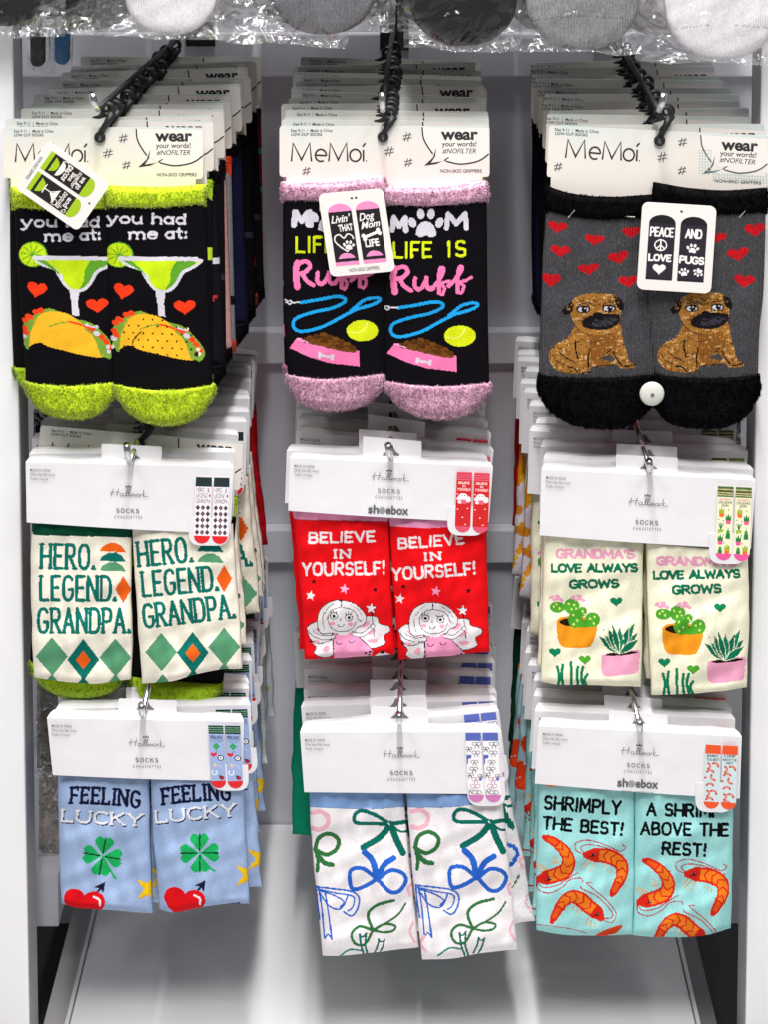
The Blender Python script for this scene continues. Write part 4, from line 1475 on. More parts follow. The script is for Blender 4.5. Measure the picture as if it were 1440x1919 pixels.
def hall_front(kind, TL, TR, BL, BR, tabx, taby, hole, tagq, minis, ytop, ybot, toph, mini_draw, logo, socks, chau, shoe, lab, Y=0.0, t_=.012):
    """TL..BR = the header's front; tagq = (x0, x1, bottom) of the die-cut preview that hangs below it."""
    org = UV3(*hole, Y)
    t = thing('sock_pack', org, lab, 'socks', 'front sock packs on the pegs')
    TL, TR, BL, BR = (np.array(p, float) for p in (TL, TR, BL, BR))
    w = np.hypot(*(TR - TL))
    ex = (TR - TL) / w
    ey = np.array([-ex[1], ex[0]])
    # folded header: gently bowed front, flat top, back wall
    n, m = 18, 4
    pf = []
    for j in range(m + 1):
        for i in range(n + 1):
            a, b = i / n, j / m
            p = (TL * (1 - a) + TR * a) * (1 - b) + (BL * (1 - a) + BR * a) * b
            bow = .0022 * math.sin(math.pi * a) * b
            sag = 2.0 * math.sin(math.pi * a) * b if kind != 'bow' else 0
            pf.append(U(p[0], p[1] + sag, Y - bow))
    F_ = [(j * (n + 1) + i, (j + 1) * (n + 1) + i, (j + 1) * (n + 1) + i + 1, j * (n + 1) + i + 1) for j in range(m) for i in range(n)]
    mb = MB().add(pf, F_)
    A0, A1 = UV3(*TL, Y), UV3(*TR, Y)
    B0, B1 = UV3(*BL, Y), UV3(*BR, Y)
    K = [Vector((A0.x + .004, Y + t_, A0.z + .0005)), Vector((A1.x - .004, Y + t_, A1.z + .0005)), Vector((B0.x + .004, Y + t_, B0.z)), Vector((B1.x - .004, Y + t_, B1.z))]
    tn = 10
    ridge = [A0.lerp(A1, i / n) for i in range(n + 1)]
    backr = [K[0].lerp(K[1], i / n) + Vector((0, 0, .0006 * math.sin(i * 1.3))) for i in range(n + 1)]
    mid = [(r_ + b_) / 2 + Vector((0, 0, .0012)) for r_, b_ in zip(ridge, backr)]
    mb.add(ridge + mid + backr, [(i, i + 1, n + 2 + i, n + 1 + i) for i in range(n)] + [(n + 1 + i, n + 2 + i, 2 * n + 3 + i, 2 * n + 2 + i) for i in range(n)])
    mb.add([A0, K[0], K[2], B0], [(0, 1, 2, 3)])
    mb.add([A1, K[1], K[3], B1], [(3, 2, 1, 0)])
    mb.add([tuple(k + Vector((0, .0005, 0))) for k in K], [(0, 1, 3, 2)])
    header = mb.build('header_card', M_WHITE, t, org)
    # hang tab, cut with a winged euro slot
    x0, x1 = tabx
    hx, hy = hole
    yb = (TL[1] + (hx - TL[0]) * ex[1] / ex[0]) + 4
    tilt = (taby[1] - taby[0]) / (x1 - x0)
    YT = Y + t_ - .0012
    outer = round_poly([(x0, taby[0]), (x1, taby[1]), (x1, yb + (x1 - hx) * tilt), (x0, yb - (hx - x0) * tilt)], [3, 3, 0, 0])
    MB().plate(outer, YT, .0005).build('hang_tab', M_WHITE, t, org)
    s_ = Ink(YT - .0002)
    s_.poly(smooth([(hx - 17, hy + 5), (hx - 9, hy - 2), (hx - 5, hy - 9), (hx, hy - 11), (hx + 5, hy - 9), (hx + 9, hy - 2), (hx + 17, hy + 5), (hx + 8, hy + 6), (hx, hy + 3), (hx - 8, hy + 6), (hx - 17, hy + 5)], 3), None)
    mesh_obj('euro_slot', s_.v, s_.f, M_DARK, t, org)
    # preview panel
    tx0, tx1, tby = tagq
    skew = -.035 if kind not in ('clover', 'bow') else .05
    def q(x, y):
        p = TL + ex * (x - TL[0]) + ey * 0
        return (p[0] + (y - ytop) * skew * (-1 if False else 1), y + (x - tx0) * ex[1] / ex[0] * .4)
    ymid = BR[1] - 30
    outer = round_poly([q(tx0, ymid), q(tx1, ymid), q(tx1, tby), q(tx0, tby)], [0, 0, 24, 24], 7)
    pv = MB().plate(outer, Y - .0024, .0006).build('preview_panel', M_WHITE, t, org)
    for (mx0, mx1), sd in zip(minis, (0, 1)):
        Am = Af((mx0 - skew * 0, ytop + (mx0 - minis[0][0]) * ex[1] / ex[0]), (1, ex[1] / ex[0]), (skew, 1))
        T, B, L_, R_ = sock_outline(Am, 0, mx1 - mx0, 0, ybot - ytop)
        allp = np.vstack([T, B, L_, R_])
        lo, hi = allp.min(0) - 2, allp.max(0) + 2
        ch = Canvas(lo[0], lo[1], hi[0], hi[1], lin('#ffffff'), 5)
        ch.A = Am @ np.array([[(mx1 - mx0) / 30, 0, 0], [0, (ybot - ytop) / 120, 0], [0, 0, 1]])
        mini_draw(ch, sd)
        P = coons(T, B, L_, R_, 60, 190, False)
        C = (P[:-1, :-1] + P[1:, 1:]) / 2
        grid_mesh('sock_picture', U(P[..., 0], P[..., 1], Y - .00268), ch.sample(C[..., 0], C[..., 1]), M_PRINT, pv, org, .0001, False)
    # print
    an = math.atan2(ex[1], ex[0])
    inks = {}
    def pen(nm):
        inks[nm] = Ink(Y - .0026 - 2e-5 * len(inks))
        return inks[nm]
    ik = pen('logo')
    hall_logo(ik, *logo, w / 385, an)
    lt = lambda c_, wd: ((c_[0] - wd / 2 * math.cos(an), c_[1] - wd / 2 * math.sin(an)), (c_[0] + wd / 2 * math.cos(an), c_[1] + wd / 2 * math.sin(an)))
    ik = pen('product_name')
    letters(ik, 'SOCKS', *lt((socks[0], socks[1] + 4), 43), 8, 1.25, None, .13, .55)
    typeset(ik, 'C H A U S S E T T E S', *lt((chau[0], chau[1] + 2.5), 52), 5, None, .006)
    ik = pen('origin_note')
    m0 = TL + ex * 9 + ey * 17
    for i, (s, wd) in enumerate((('MADE IN INDIA', 38), ('One size fits most', 47), ('Taille unique', 34))):
        a = m0 + ey * (8.2 * i)
        typeset(ik, s, a, a + ex * wd, 5, None, .008 if i == 0 else 0)
    if shoe:
        ik = pen('line_name')
        a, b = lt((shoe[0], shoe[1] + 8), 77)
        a, b = np.array(a), np.array(b)
        typeset(ik, 'sh', a, a + (b - a) * .26, 15.5, None, .026)
        typeset(ik, 'ebox', a + (b - a) * .44, b, 15.5, None, .026)
        o = a + (b - a) * .35 + np.array((0, -6))
        for rr_ in (6.2, 4.4, 2.6, 1.0):
            ik.stroke([(o[0] + x, o[1] + y) for x, y in arc(0, 0, rr_, rr_, 0, 360, 18)], .8, None)
        typeset(ik, 'relentlessly questioning normal', a + (b - a) * .1 + (0, 9), a + (b - a) * .88 + (0, 9), 2.6, None)
    for nm, ik in inks.items():
        mesh_obj(nm, ik.v, ik.f, M_GREYINK, header, org)
    return t, org


HS = {}


def hall_sock(t, org, T, B, L_, R_, Yb, chart, seed, thick=.0085):
    Yb += .0118
    HS.setdefault(t.name, []).append((T, B, L_, R_, Yb, chart, seed))
    return cloth_patch('sock', T, B, L_, R_, Yb, thick, chart, M_KNIT, t, org, wrinkle=.0022, seed=seed, bot_round=.05, p=5, wob=.7)


# ---- grandpa socks
CREAM = lin('#f3ecda', 1.05)
def hero_chart(c, right):
    TE, OG, GR = lin('#0d7165'), lin('#f4661e'), lin('#5a9a72')
    sf = .05
    if not right:
        c.poly([(50, 980), (255, 985), (250, 1007), (64, 1003)], lin('#0d4a34'))
        c.stroke([(60, 1000), (250, 1004)], 1.5, lin('#0a3a2a'))
        rows = (('HERO.', (74, 1067), (180, 1069), 50, .34), ('LEGEND.', (73, 1127), (220, 1128), 50, .3), ('GRANDPA.', (69, 1188), (246, 1188), 50, .28))
        for s, a, b, h, g in rows:
            letters(c, s, a, b, h, 6.3, TE, sf, g + .12)
        semis = ((211, 1034, OG), (211, 1052, TE), (211, 1070, GR))
        dia = (231, 1104)
        low = ((97, 1230, GR, 0), (156, 1236, TE, 1), (216, 1232, GR, 0))
        tip = ((97, 1285), (156, 1290), (216, 1285))
    else:
        rows = (('HERO.', (258, 1064), (364, 1054), 50, .34), ('LEGEND.', (266, 1120), (412, 1108), 50, .3), ('GRANDPA.', (269, 1179), (444, 1159), 48, .28))
        for s, a, b, h, g in rows:
            letters(c, s, a, b, h, 6.3, TE, sf, g + .12)
        semis = ((394, 1016, OG), (394, 1034, TE), (394, 1054, GR))
        dia = (420, 1084)
        low = ((302, 1222, GR, 0), (361, 1223, TE, 1), (420, 1212, GR, 0))
        tip = ((305, 1285), (362, 1276), (420, 1264))
    for x, y, k in semis:
        c.poly([(x - 25, y - 1), (x - 19, y - 10), (x - 8, y - 16), (x + 6, y - 17), (x + 17, y - 11), (x + 25, y + 1)], k)
    x, y = dia
    c.poly([(x, y - 25), (x + 15, y), (x, y + 26), (x - 15, y)], OG)
    for x, y, k, inner in low:
        h = 39 if inner else 36
        c.poly([(x, y - h), (x + 30, y), (x + 1, y + h), (x - 30, y)], k)
        if inner:
            c.poly([(x, y - 17), (x + 14, y + 1), (x, y + 18), (x - 14, y + 1)], OG)
    for x, y in tip:
        c.poly([(x, y - 22), (x + 30, y + 14), (x - 30, y + 14)], GR if x != tip[1][0] else TE)


def hero_mini(c, sd):
    K, RD, DK = lin('#3c3846'), lin('#e8131c'), lin('#3a0f18')
    c.poly([(-2, -2), (32, -2), (32, 122), (-2, 122)], lin('#f7eef2'))
    c.poly([(-2, -2), (32, -2), (32, 17), (-2, 17)], lin('#142a2e'))
    for s, x1, y in (('HERO.', 18, 27), ('LEGEND.', 24, 37), ('GRANDPA.', 29, 47)):
        typeset(c, s, (2, y), (x1, y), 8, lin('#37332c'), 0)
    for y in (21, 24, 27):
        c.poly([(21, y), (24, y - 2), (27, y)], DK if y > 22 else lin('#d05070'))
    c.poly([(27, 29), (29, 33), (27, 37), (25, 33)], lin('#c02a3a'))
    for j in range(6):
        for i in range(3):
            x, y = 5.5 + i * 9.5, 55 + j * 11.2
            c.poly([(x, y - 5), (x + 4.2, y), (x, y + 5), (x - 4.2, y)], DK if i == 1 else K)
            if i == 1:
                c.ell(x, y, 1, 1.3, lin('#e9a0b0'), 0, 8)
    c.poly([(-2, 106), (32, 106), (32, 122), (-2, 122)], RD)


t, org = hall_front('grandpa', (48, 866), (437, 876), (50, 979), (432, 1000), (190, 303), (832, 837), (247, 856), (357, 433, 1022), ((367, 397), (401, 430)), 894, 1018, 11, hero_mini,
                    (241, 923), (239, 957), (240, 969), None, 'cream grandpa socks with teal lettering and diamonds, under a white header')
c0 = Canvas(45, 970, 262, 1300, CREAM)
hero_chart(c0, False)
c1 = Canvas(240, 970, 465, 1300, CREAM)
hero_chart(c1, True)
hall_sock(t, org, [(60, 975), (150, 980), (247, 985)], [(64, 1268), (110, 1276), (180, 1281), (246, 1272)], [(60, 975), (58, 1060), (60, 1180), (64, 1268)], [(247, 985), (246, 1120), (248, 1200), (246, 1272)], .002, c0, 11)
hall_sock(t, org, [(247, 985), (340, 988), (436, 985)], [(266, 1280), (320, 1276), (390, 1258), (453, 1252)], [(247, 985), (253, 1080), (260, 1200), (266, 1280)], [(436, 985), (443, 1090), (450, 1180), (453, 1252)], -.001, c1, 12)


# ---- fairy socks (a plain generic fairy)
RED = lin('#ea121a')
def fairy_chart(c, right):
    PK, K, W = lin('#f49cc4'), lin('#1a1216'), lin('#f4eef0', .9)
    if not right:
        c.poly([(545, 955), (735, 960), (729, 977), (552, 973)], PK)
        c.stroke([(552, 974), (640, 976), (730, 978)], 1.4, lin('#b8405a'))
        letters(c, 'BELiEVE', (578, 1019), (704, 1016), 22, 4.4, W, 0, .36, jig=.06)
        letters(c, 'IN', (625, 1047), (657, 1047), 18, 4, W, .14, .6)
        letters(c, 'YOURSELF!', (565, 1080), (723, 1077), 26, 4.6, W, 0, .38, jig=.07)
        st = (((588, 1090), K, 6), ((645, 1104), PK, 10), ((703, 1105), K, 6), ((582, 1116), W, 10))
        d = (0, 0)
    else:
        c.poly([(725, 960), (920, 975), (900, 985), (800, 990), (730, 986)], PK)
        letters(c, 'BELiEVE', (747, 1030), (872, 1020), 22, 4.4, W, 0, .36, jig=.06)
        letters(c, 'IN', (796, 1052), (828, 1050), 17, 4, W, .14, .6)
        letters(c, 'YOURSELF!', (735, 1089), (894, 1077), 25, 4.6, W, 0, .38, jig=.07)
        st = (((757, 1099), K, 6), ((818, 1108), PK, 10), ((879, 1107), K, 6), ((750, 1122), W, 10))
        d = (172.6, 4)
    for (x, y), k, r in st:
        c.star(x, y, r, k, -80)
    c.at(*d)
    def blob(p, col, o=1.5):
        q = smooth(p + [p[0]], 5)
        c.poly(q, col)
        c.stroke(q, o, K)
    z = lambda L_: [(480 + x / 2.769, 760 + y / 2.769) for x, y in L_]
    # wings
    blob(z([(262, 1150), (300, 1125), (350, 1125), (390, 1170), (395, 1230), (330, 1240), (280, 1210)]), W)
    blob(z([(275, 1220), (330, 1235), (395, 1220), (400, 1290), (350, 1308), (300, 1285), (310, 1255)]), W)
    blob(z([(500, 1165), (540, 1110), (590, 1092), (630, 1100), (640, 1130), (690, 1145), (697, 1170), (665, 1195), (670, 1235), (610, 1258), (555, 1245), (520, 1215)]), W)
    for p in ([(305, 1160), (340, 1150), (372, 1185), (335, 1185)], [(300, 1215), (330, 1222), (325, 1232), (300, 1228)], [(340, 1270), (365, 1245), (380, 1255), (370, 1280)],
              [(540, 1150), (570, 1120), (590, 1125), (570, 1150)], [(570, 1175), (605, 1155), (620, 1170), (590, 1190)], [(570, 1215), (625, 1210), (625, 1228), (590, 1230)]):
        c.poly(smooth(z(p + [p[0]]), 4), lin('#f0a2b8'))
    # hair, face, dress
    blob(z([(322, 1165), (318, 1110), (335, 1055), (385, 1018), (440, 1010), (505, 1025), (552, 1062), (572, 1100), (560, 1135), (528, 1150), (505, 1175), (440, 1188), (385, 1180), (345, 1185)]), W)
    c.stroke(smooth(z([(440, 1046), (400, 1058), (376, 1085), (372, 1112), (386, 1148), (420, 1170), (462, 1172), (500, 1156), (518, 1120)]), 5), 1.3, K)
    c.stroke(smooth(z([(440, 1046), (490, 1056), (518, 1078), (532, 1112), (548, 1118)]), 5), 1.3, K)
    c.stroke(smooth(z([(352, 1070), (344, 1110), (352, 1160)]), 5), 1.0, K)
    c.stroke(smooth(z([(400, 1030), (372, 1050), (358, 1078)]), 5), 1.0, K)
    c.stroke(smooth(z([(490, 1034), (530, 1060), (548, 1088)]), 5), 1.0, K)
    c.stroke(smooth(z([(440, 1014), (443, 1030), (440, 1046)]), 3), 1.6, K)
    c.poly(z([(398, 1180), (440, 1195), (500, 1170), (560, 1225), (607, 1270), (600, 1300), (520, 1308), (402, 1310)]), PK)
    c.stroke(z([(402, 1310), (398, 1180)]), 1.6, K)
    c.stroke(z([(500, 1172), (560, 1225), (607, 1270)]), 1.6, K)
    c.poly(z([(415, 1176), (488, 1172), (470, 1192), (430, 1194)]), W)
    for x, y in ((430, 1222), (495, 1215)):
        c.stroke(z(arc(x, y, 16, 16, 20, 170, 8)), 1.5, K)
    for x, y in ((403, 1092), (481, 1100)):
        X, Y = z([(x, y)])[0]
        c.ell(X, Y, 7.4, 7.0, K)
        c.ell(X, Y, 5.9, 5.6, W)
        c.ell(X, Y, 3.0, 3.0, K)
        for a in (-130, -95, -60):
            c.stroke([(X + 7 * math.cos(R(a)), Y + 7 * math.sin(R(a))), (X + 11 * math.cos(R(a)), Y + 11 * math.sin(R(a)))], 1.3, K)
    for x, y in ((395, 1131), (489, 1135)):
        X, Y = z([(x, y)])[0]
        c.ell(X, Y, 5, 3.6, lin('#f2a0b0'))
    c.stroke(smooth(z([(423, 1135), (430, 1146), (446, 1146), (456, 1136)]), 3), 1.6, K)
    c.stroke(z([(441, 1103), (433, 1112), (441, 1116)]), 1.4, K)
    # arms and wand
    c.stroke(smooth(z([(400, 1200), (350, 1205), (305, 1190), (285, 1172)]), 4), 9, K)
    c.stroke(smooth(z([(400, 1200), (350, 1205), (305, 1190), (285, 1172)]), 4), 6.4, W)
    for q in ((268, 1160), (280, 1155), (293, 1158)):
        c.stroke(z([(285, 1172), q]), 2.6, W)
    c.stroke(smooth(z([(505, 1185), (550, 1190), (585, 1165), (603, 1148)]), 4), 8.4, K)
    c.stroke(smooth(z([(505, 1185), (550, 1190), (585, 1165), (603, 1148)]), 4), 6.0, W)
    c.stroke(z([(600, 1070), (613, 1196)]), 1.7, K)
    X, Y = z([(597, 1053)])[0]
    c.star(X, Y, 13, K, -85)
    c.star(X, Y, 10.5, W, -85)
    X, Y = z([(604, 1146)])[0]
    c.ell(X, Y, 5, 4.6, K)
    c.ell(X, Y, 3.8, 3.5, W)
    for x, y in ((570, 1285), (590, 1278), (588, 1292)):
        X, Y = z([(x, y)])[0]
        c.ell(X, Y, 2.4, 2.0, K)
    c.poly(z([(610, 1300), (655, 1272), (672, 1280), (695, 1290), (640, 1310)]), W)
    c.poly(z([(640, 1285), (655, 1270), (668, 1276), (668, 1288)]), K)
    c.at()


def fairy_mini(c, sd):
    PK, DR = lin('#e8607c'), lin('#7a0c14')
    c.poly([(-2, -2), (32, -2), (32, 122), (-2, 122)], lin('#d6131a'))
    for y in (0, 4.5, 9, 13.5):
        c.poly([(-2, y), (32, y), (32, y + 2.6), (-2, y + 2.6)], PK)
    W = lin('#f6dcd4')
    typeset(c, 'BELiEVE', (4, 24), (26, 24), 5, W, .03)
    typeset(c, 'IN', (12, 30), (18, 30), 4, W, .03)
    typeset(c, 'YOURSELF!', (2, 37), (28, 37), 5, W, .03)
    W = lin('#f4e8ea')
    c.ell(6, 53, 5, 4, W), c.ell(8, 60, 4.5, 3, W), c.ell(24, 54, 5.5, 6, W)
    c.ell(14, 49, 9, 7, W)
    c.ell(14, 48, 4.5, 4, lin('#fff'[0:1] + 'ffffff'))
    c.ell(12, 47, 1.2, 1, DR), c.ell(17, 47, 1.2, 1, DR)
    c.poly([(12, 55), (19, 55), (22, 63), (10, 63)], PK)
    for x, y in ((3, 44), (23, 72), (4, 74), (14, 90), (20, 104)):
        c.ell(x, y, 1.5, 1.2, W)
    for x, y in ((14, 79), (10, 97)):
        c.ell(x, y, 1.5, 1.2, DR)
    c.poly([(-2, 108), (32, 108), (32, 122), (-2, 122)], lin('#e0506c'))


t, org = hall_front('fairy', (543, 858), (925, 875), (540, 957), (917, 979), (680, 791), (818, 827), (733, 848), (843, 914, 1003), ((857, 886), (890, 919)), 884, 997, 13, fairy_mini,
                    (731, 893), (729, 920), (729, 932), (728, 955), 'red fairy socks with white hand lettering, under a white header')
c0 = Canvas(535, 950, 755, 1250, RED)
fairy_chart(c0, False)
c1 = Canvas(715, 950, 930, 1250, RED)
fairy_chart(c1, True)
hall_sock(t, org, [(548, 955), (640, 960), (729, 968)], [(570, 1236), (640, 1233), (741, 1226)], [(548, 955), (556, 1050), (566, 1160), (570, 1236)], [(729, 968), (734, 1100), (741, 1226)], .003, c0, 13)
hall_sock(t, org, [(730, 970), (820, 975), (912, 975)], [(748, 1236), (830, 1230), (918, 1220)], [(730, 970), (736, 1080), (748, 1236)], [(912, 975), (915, 1100), (918, 1220)], .001, c1, 14)


# ---- cactus socks
def cactus_chart(c, right):
    PK, GN, LG, OR, TE = lin('#f2a8c4'), lin('#0f6f4e'), lin('#4fa52e'), lin('#f59a22'), lin('#0f8256')
    if not right:
        letters(c, "GRANDMA'S", (1042, 1047), (1191, 1048), 19, 5, PK, 0, .26)
        letters(c, 'LOVE ALWAYS', (1033, 1074), (1197, 1073), 18, 5, GN, 0, .24)
        letters(c, 'GROWS', (1067, 1104), (1162, 1102), 18, 5, GN, 0, .28)
        hs = ((1156, 1127, TE), (1041, 1222, TE), (1097, 1236, LG))
        d = (0, 0)
    else:
        letters(c, "GRANDMA'S", (1230, 1060), (1382, 1062), 18, 5, PK, 0, .26)
        letters(c, 'LOVE ALWAYS', (1224, 1087), (1389, 1084), 18, 5, GN, 0, .24)
        letters(c, 'GROWS', (1260, 1115), (1354, 1112), 19, 5, GN, 0, .28)
        hs = ((1350, 1138, TE), (1246, 1241, TE), (1300, 1254, LG))
        d = (198, 13)
    for x, y, k in hs:
        c.heart(x, y, 23, 18, k)
    z = lambda L_: [(940 + x / 2.88, 760 + y / 2.88) for x, y in L_]
    c.at(*d)
    def e(x, y, a, b, k, r=0):
        X, Y = z([(x, y)])[0]
        c.ell(X, Y, a / 2.88, b / 2.88, k, r)
    c.poly(smooth(z([(298, 1165), (330, 1142), (420, 1140), (500, 1150), (517, 1185), (515, 1225), (495, 1280), (470, 1305), (400, 1308), (330, 1300), (305, 1250), (298, 1165)]), 4), OR)
    e(400, 1172, 85, 22, lin('#2a1a0c'), 3)
    e(380, 1170, 60, 22, lin('#2a1a0c'), 3)
    for x, y, a, b, r in ((305, 1088, 42, 30, 0), (382, 1083, 42, 42, 0), (402, 1155, 40, 46, 0), (440, 1112, 24, 26, 20), (494, 1156, 40, 40, -30), (450, 1180, 50, 18, 0)):
        e(x, y, a, b, LG, r)
    for x, y in ((285, 1085), (315, 1095), (300, 1072), (365, 1070), (395, 1075), (380, 1100), (405, 1095), (390, 1130), (412, 1160), (390, 1180), (480, 1150), (505, 1140), (500, 1175), (440, 1110), (450, 1125)):
        e(x, y, 6, 7, lin('#d8e884'))
    for x, y in ((300, 1043), (417, 1043)):
        for dx, dy in ((-28, -8), (-8, 4), (14, 2), (4, -14), (26, 8)):
            e(x + dx, y + dy, 15, 9, PK, dx)
    c.poly(smooth(z([(545, 1345), (600, 1335), (742, 1318), (745, 1370), (738, 1438), (680, 1450), (575, 1462), (545, 1440), (541, 1390), (545, 1345)]), 3), PK)
    e(650, 1338, 88, 10, lin('#1c1410'), -5)
    base = (640, 1338)
    for tip, wd in (((528, 1245), 46), ((548, 1205), 44), ((738, 1225), 46), ((722, 1168), 44), ((575, 1200), 40), ((690, 1195), 42), ((640, 1195), 44), ((600, 1178), 30), ((742, 1262), 40)):
        a, b = np.array(base, float), np.array(tip, float)
        u = (b - a) / np.hypot(*(b - a))
        nn = np.array([-u[1], u[0]])
        ln = np.hypot(*(b - a))
        P = [a, a + u * ln * .35 + nn * wd * .45, a + u * ln * .6 + nn * wd * .42, b, a + u * ln * .6 - nn * wd * .42, a + u * ln * .35 - nn * wd * .45]
        c.stroke(z([*P, P[0]]), 2.4, CREAM2)
        c.poly(z(P), GN if wd != 44 else lin('#12805a'))
    c.poly(z([(550, 1235), (560, 1200), (582, 1210), (575, 1250)]), CREAM2)
    for x, t_, b_, k in ((300, 1410, 1510, -16), (335, 1400, 1515, 8), (378, 1385, 1520, 0), (415, 1410, 1515, 5), (445, 1410, 1515, 14), (470, 1450, 1515, 22)):
        c.stroke(smooth(z([(x - k * .2, t_), (x - k * .9, (t_ + b_) / 2), (x - k * .2 + 4, b_ + 10)]), 4), 5.5, TE)
    c.at()


CREAM2 = lin('#f6f0d4', 1.05)


def cactus_mini(c, sd):
    G, P = lin('#3f7d44'), lin('#f0559a')
    c.poly([(-2, -2), (32, -2), (32, 122), (-2, 122)], lin('#f3f1cc'))
    c.poly([(-2, -2), (32, -2), (32, 17), (-2, 17)], lin('#4c6a30'))
    for y, k in ((4, '#d8c890'), (7.5, '#5a3820'), (9.5, '#d8c890'), (13, '#d8c890')):
        c.poly([(-2, y), (32, y), (32, y + 1.5), (-2, y + 1.5)], lin(k))
    typeset(c, "GRANDMA'S", (3, 23), (27, 23), 4, lin('#e88a9c'), .03)
    typeset(c, 'LOVE ALWAYS', (2, 28), (28, 28), 4, lin('#3a5a3c'), .03)
    typeset(c, 'GROWS', (8, 33), (22, 33), 4, lin('#3a5a3c'), .03)
    D, O, L_ = lin('#1d7d3a'), lin('#ee6f1c'), lin('#a8b82c')
    def pot(x, y, k1, k2):
        c.poly([(x - 5, y - 9), (x - 3, y - 5), (x, y - 11), (x + 2, y - 5), (x + 5, y - 9), (x + 5, y), (x - 5, y)], k1)
        c.poly([(x - 5, y), (x + 5, y), (x + 4, y + 6), (x - 4, y + 6)], k2)
    pot(9, 44, L_, O), pot(22, 55, D, P), pot(8, 89, D, P), pot(21, 104, L_, O)
    c.poly([(2, 70), (14, 70), (12, 75), (4, 75)], lin('#9ac02c'))
    for x in (4, 7, 10, 13):
        c.stroke([(8, 70), (x, 60)], 1.3, D)
    for x, y in ((22, 80), (8, 108)):
        c.ell(x, y - 6, 3.2, 4, lin('#3f9a3c'))
        c.poly([(x - 3.6, y - 4), (x + 3.6, y - 4), (x + 4.5, y + 5), (x - 4.5, y + 5)], D)
    for x, y in ((22, 38), (4, 54), (13, 56), (22, 68), (4, 76), (13, 79), (15, 92), (24, 98)):
        c.ell(x, y, 1.2, 1, lin('#3c5a40'), 0, 8)
    c.poly([(-2, 109), (32, 109), (32, 122), (-2, 122)], P)


t, org = hall_front('cactus', (1016, 880), (1417, 900), (1012, 1003), (1408, 1029), (1155, 1271), (852, 858), (1216, 874), (1334, 1404, 1056), ((1346, 1376), (1380, 1410)), 911, 1049, 4, cactus_mini,
                    (1215, 940), (1213, 979), (1213, 991), None, 'cream socks with potted cactus pictures and green lettering, under a white header')
c0 = Canvas(1005, 995, 1220, 1305, CREAM2)
cactus_chart(c0, False)
c1 = Canvas(1200, 995, 1420, 1315, CREAM2)
cactus_chart(c1, True)
hall_sock(t, org, [(1020, 1000), (1110, 1008), (1207, 1018)], [(1016, 1278), (1060, 1283), (1120, 1284), (1202, 1287)], [(1020, 1000), (1018, 1120), (1016, 1278)], [(1207, 1018), (1205, 1150), (1202, 1287)], .002, c0, 15)
hall_sock(t, org, [(1212, 1018), (1300, 1026), (1402, 1036)], [(1222, 1302), (1280, 1300), (1340, 1296), (1400, 1288)], [(1212, 1018), (1215, 1150), (1222, 1302)], [(1402, 1036), (1405, 1160), (1400, 1288)], -.001, c1, 16)


# ---- lucky socks
BLUE = lin('#a0b6da')
def lucky_chart(c, right):
    NV, WH, GR, RD, YE = lin('#161a3a'), lin('#f2f2f6', .9), lin('#1fae5e'), lin('#e0131c'), lin('#f4c81c')
    if not right:
        letters(c, 'FEELING', (130, 1507), (263, 1516), 34, 5.6, NV, .09, .5, arch=3)
        for dx, dy, k in ((1.8, 2.2, NV), (0, 0, WH)):
            letters(c, 'LUCKY', (114 + dx, 1540 + dy), (266 + dx, 1549 + dy), 25, 4.2, k, .11, .34)
        cl, ht, stp = (192, 1604), (158, 1688), (281, 1667)
    else:
        letters(c, 'FEELING', (303, 1510), (434, 1501), 34, 5.6, NV, .09, .5, arch=3)
        for dx, dy, k in ((1.8, 2.2, NV), (0, 0, WH)):
            letters(c, 'LUCKY', (291 + dx, 1543 + dy), (443 + dx, 1529 + dy), 25, 4.2, k, .11, .34)
        cl, ht, stp = (374, 1598), (346, 1685), (467, 1641)
    x, y = cl
    rot = 8 if not right else -2
    c.stroke(smooth([(x, y), (x + 12, y + 22), (x + 24 if not right else x + 28, y + 42 if not right else y + 34)], 4), 4.2, GR)
    for a in (0, 90, 180, 270):
        q = lambda r, b: (x + r * math.cos(R(a + b + rot)), y + r * math.sin(R(a + b + rot)))
        c.poly(smooth([q(2, 0), q(20, -35), q(32, -34), q(38, -16), q(33, 0), q(38, 16), q(32, 34), q(20, 35), q(2, 0)], 4), GR)
    for a in (0, 90, 180, 270):
        q = lambda r, b: (x + r * math.cos(R(a + b + rot)), y + r * math.sin(R(a + b + rot)))
        c.stroke([q(5, 0), q(35, 2)], 2.6, lin('#11341f'))
    x, y = ht
    c.stroke([(x + 22, y - 14), (x + 34, y - 28)], 4, NV)
    c.poly([(x + 18, y - 26), (x + 39, y - 36), (x + 36, y - 14), (x + 30, y - 24)], NV)
    c.ell(x - 18, y - 4, 21, 19, RD, 25)
    c.ell(x + 17, y + 2, 22, 20, RD, -10)
    c.poly([(x - 38, y - 2), (x, y - 4), (x + 38, y + 4), (x + 30, y + 18), (x + 10, y + 30), (x - 14, y + 30), (x - 32, y + 14)], RD)
    c.stroke(smooth([(x + 18, y - 8), (x + 28, y - 2), (x + 29, y + 8)], 4), 4, WH)
    x, y = stp
    c.star(x + 1, y - 2, 33, lin('#e0a818'), -75, .36)
    c.star(x, y - 3, 30, YE, -75, .34)


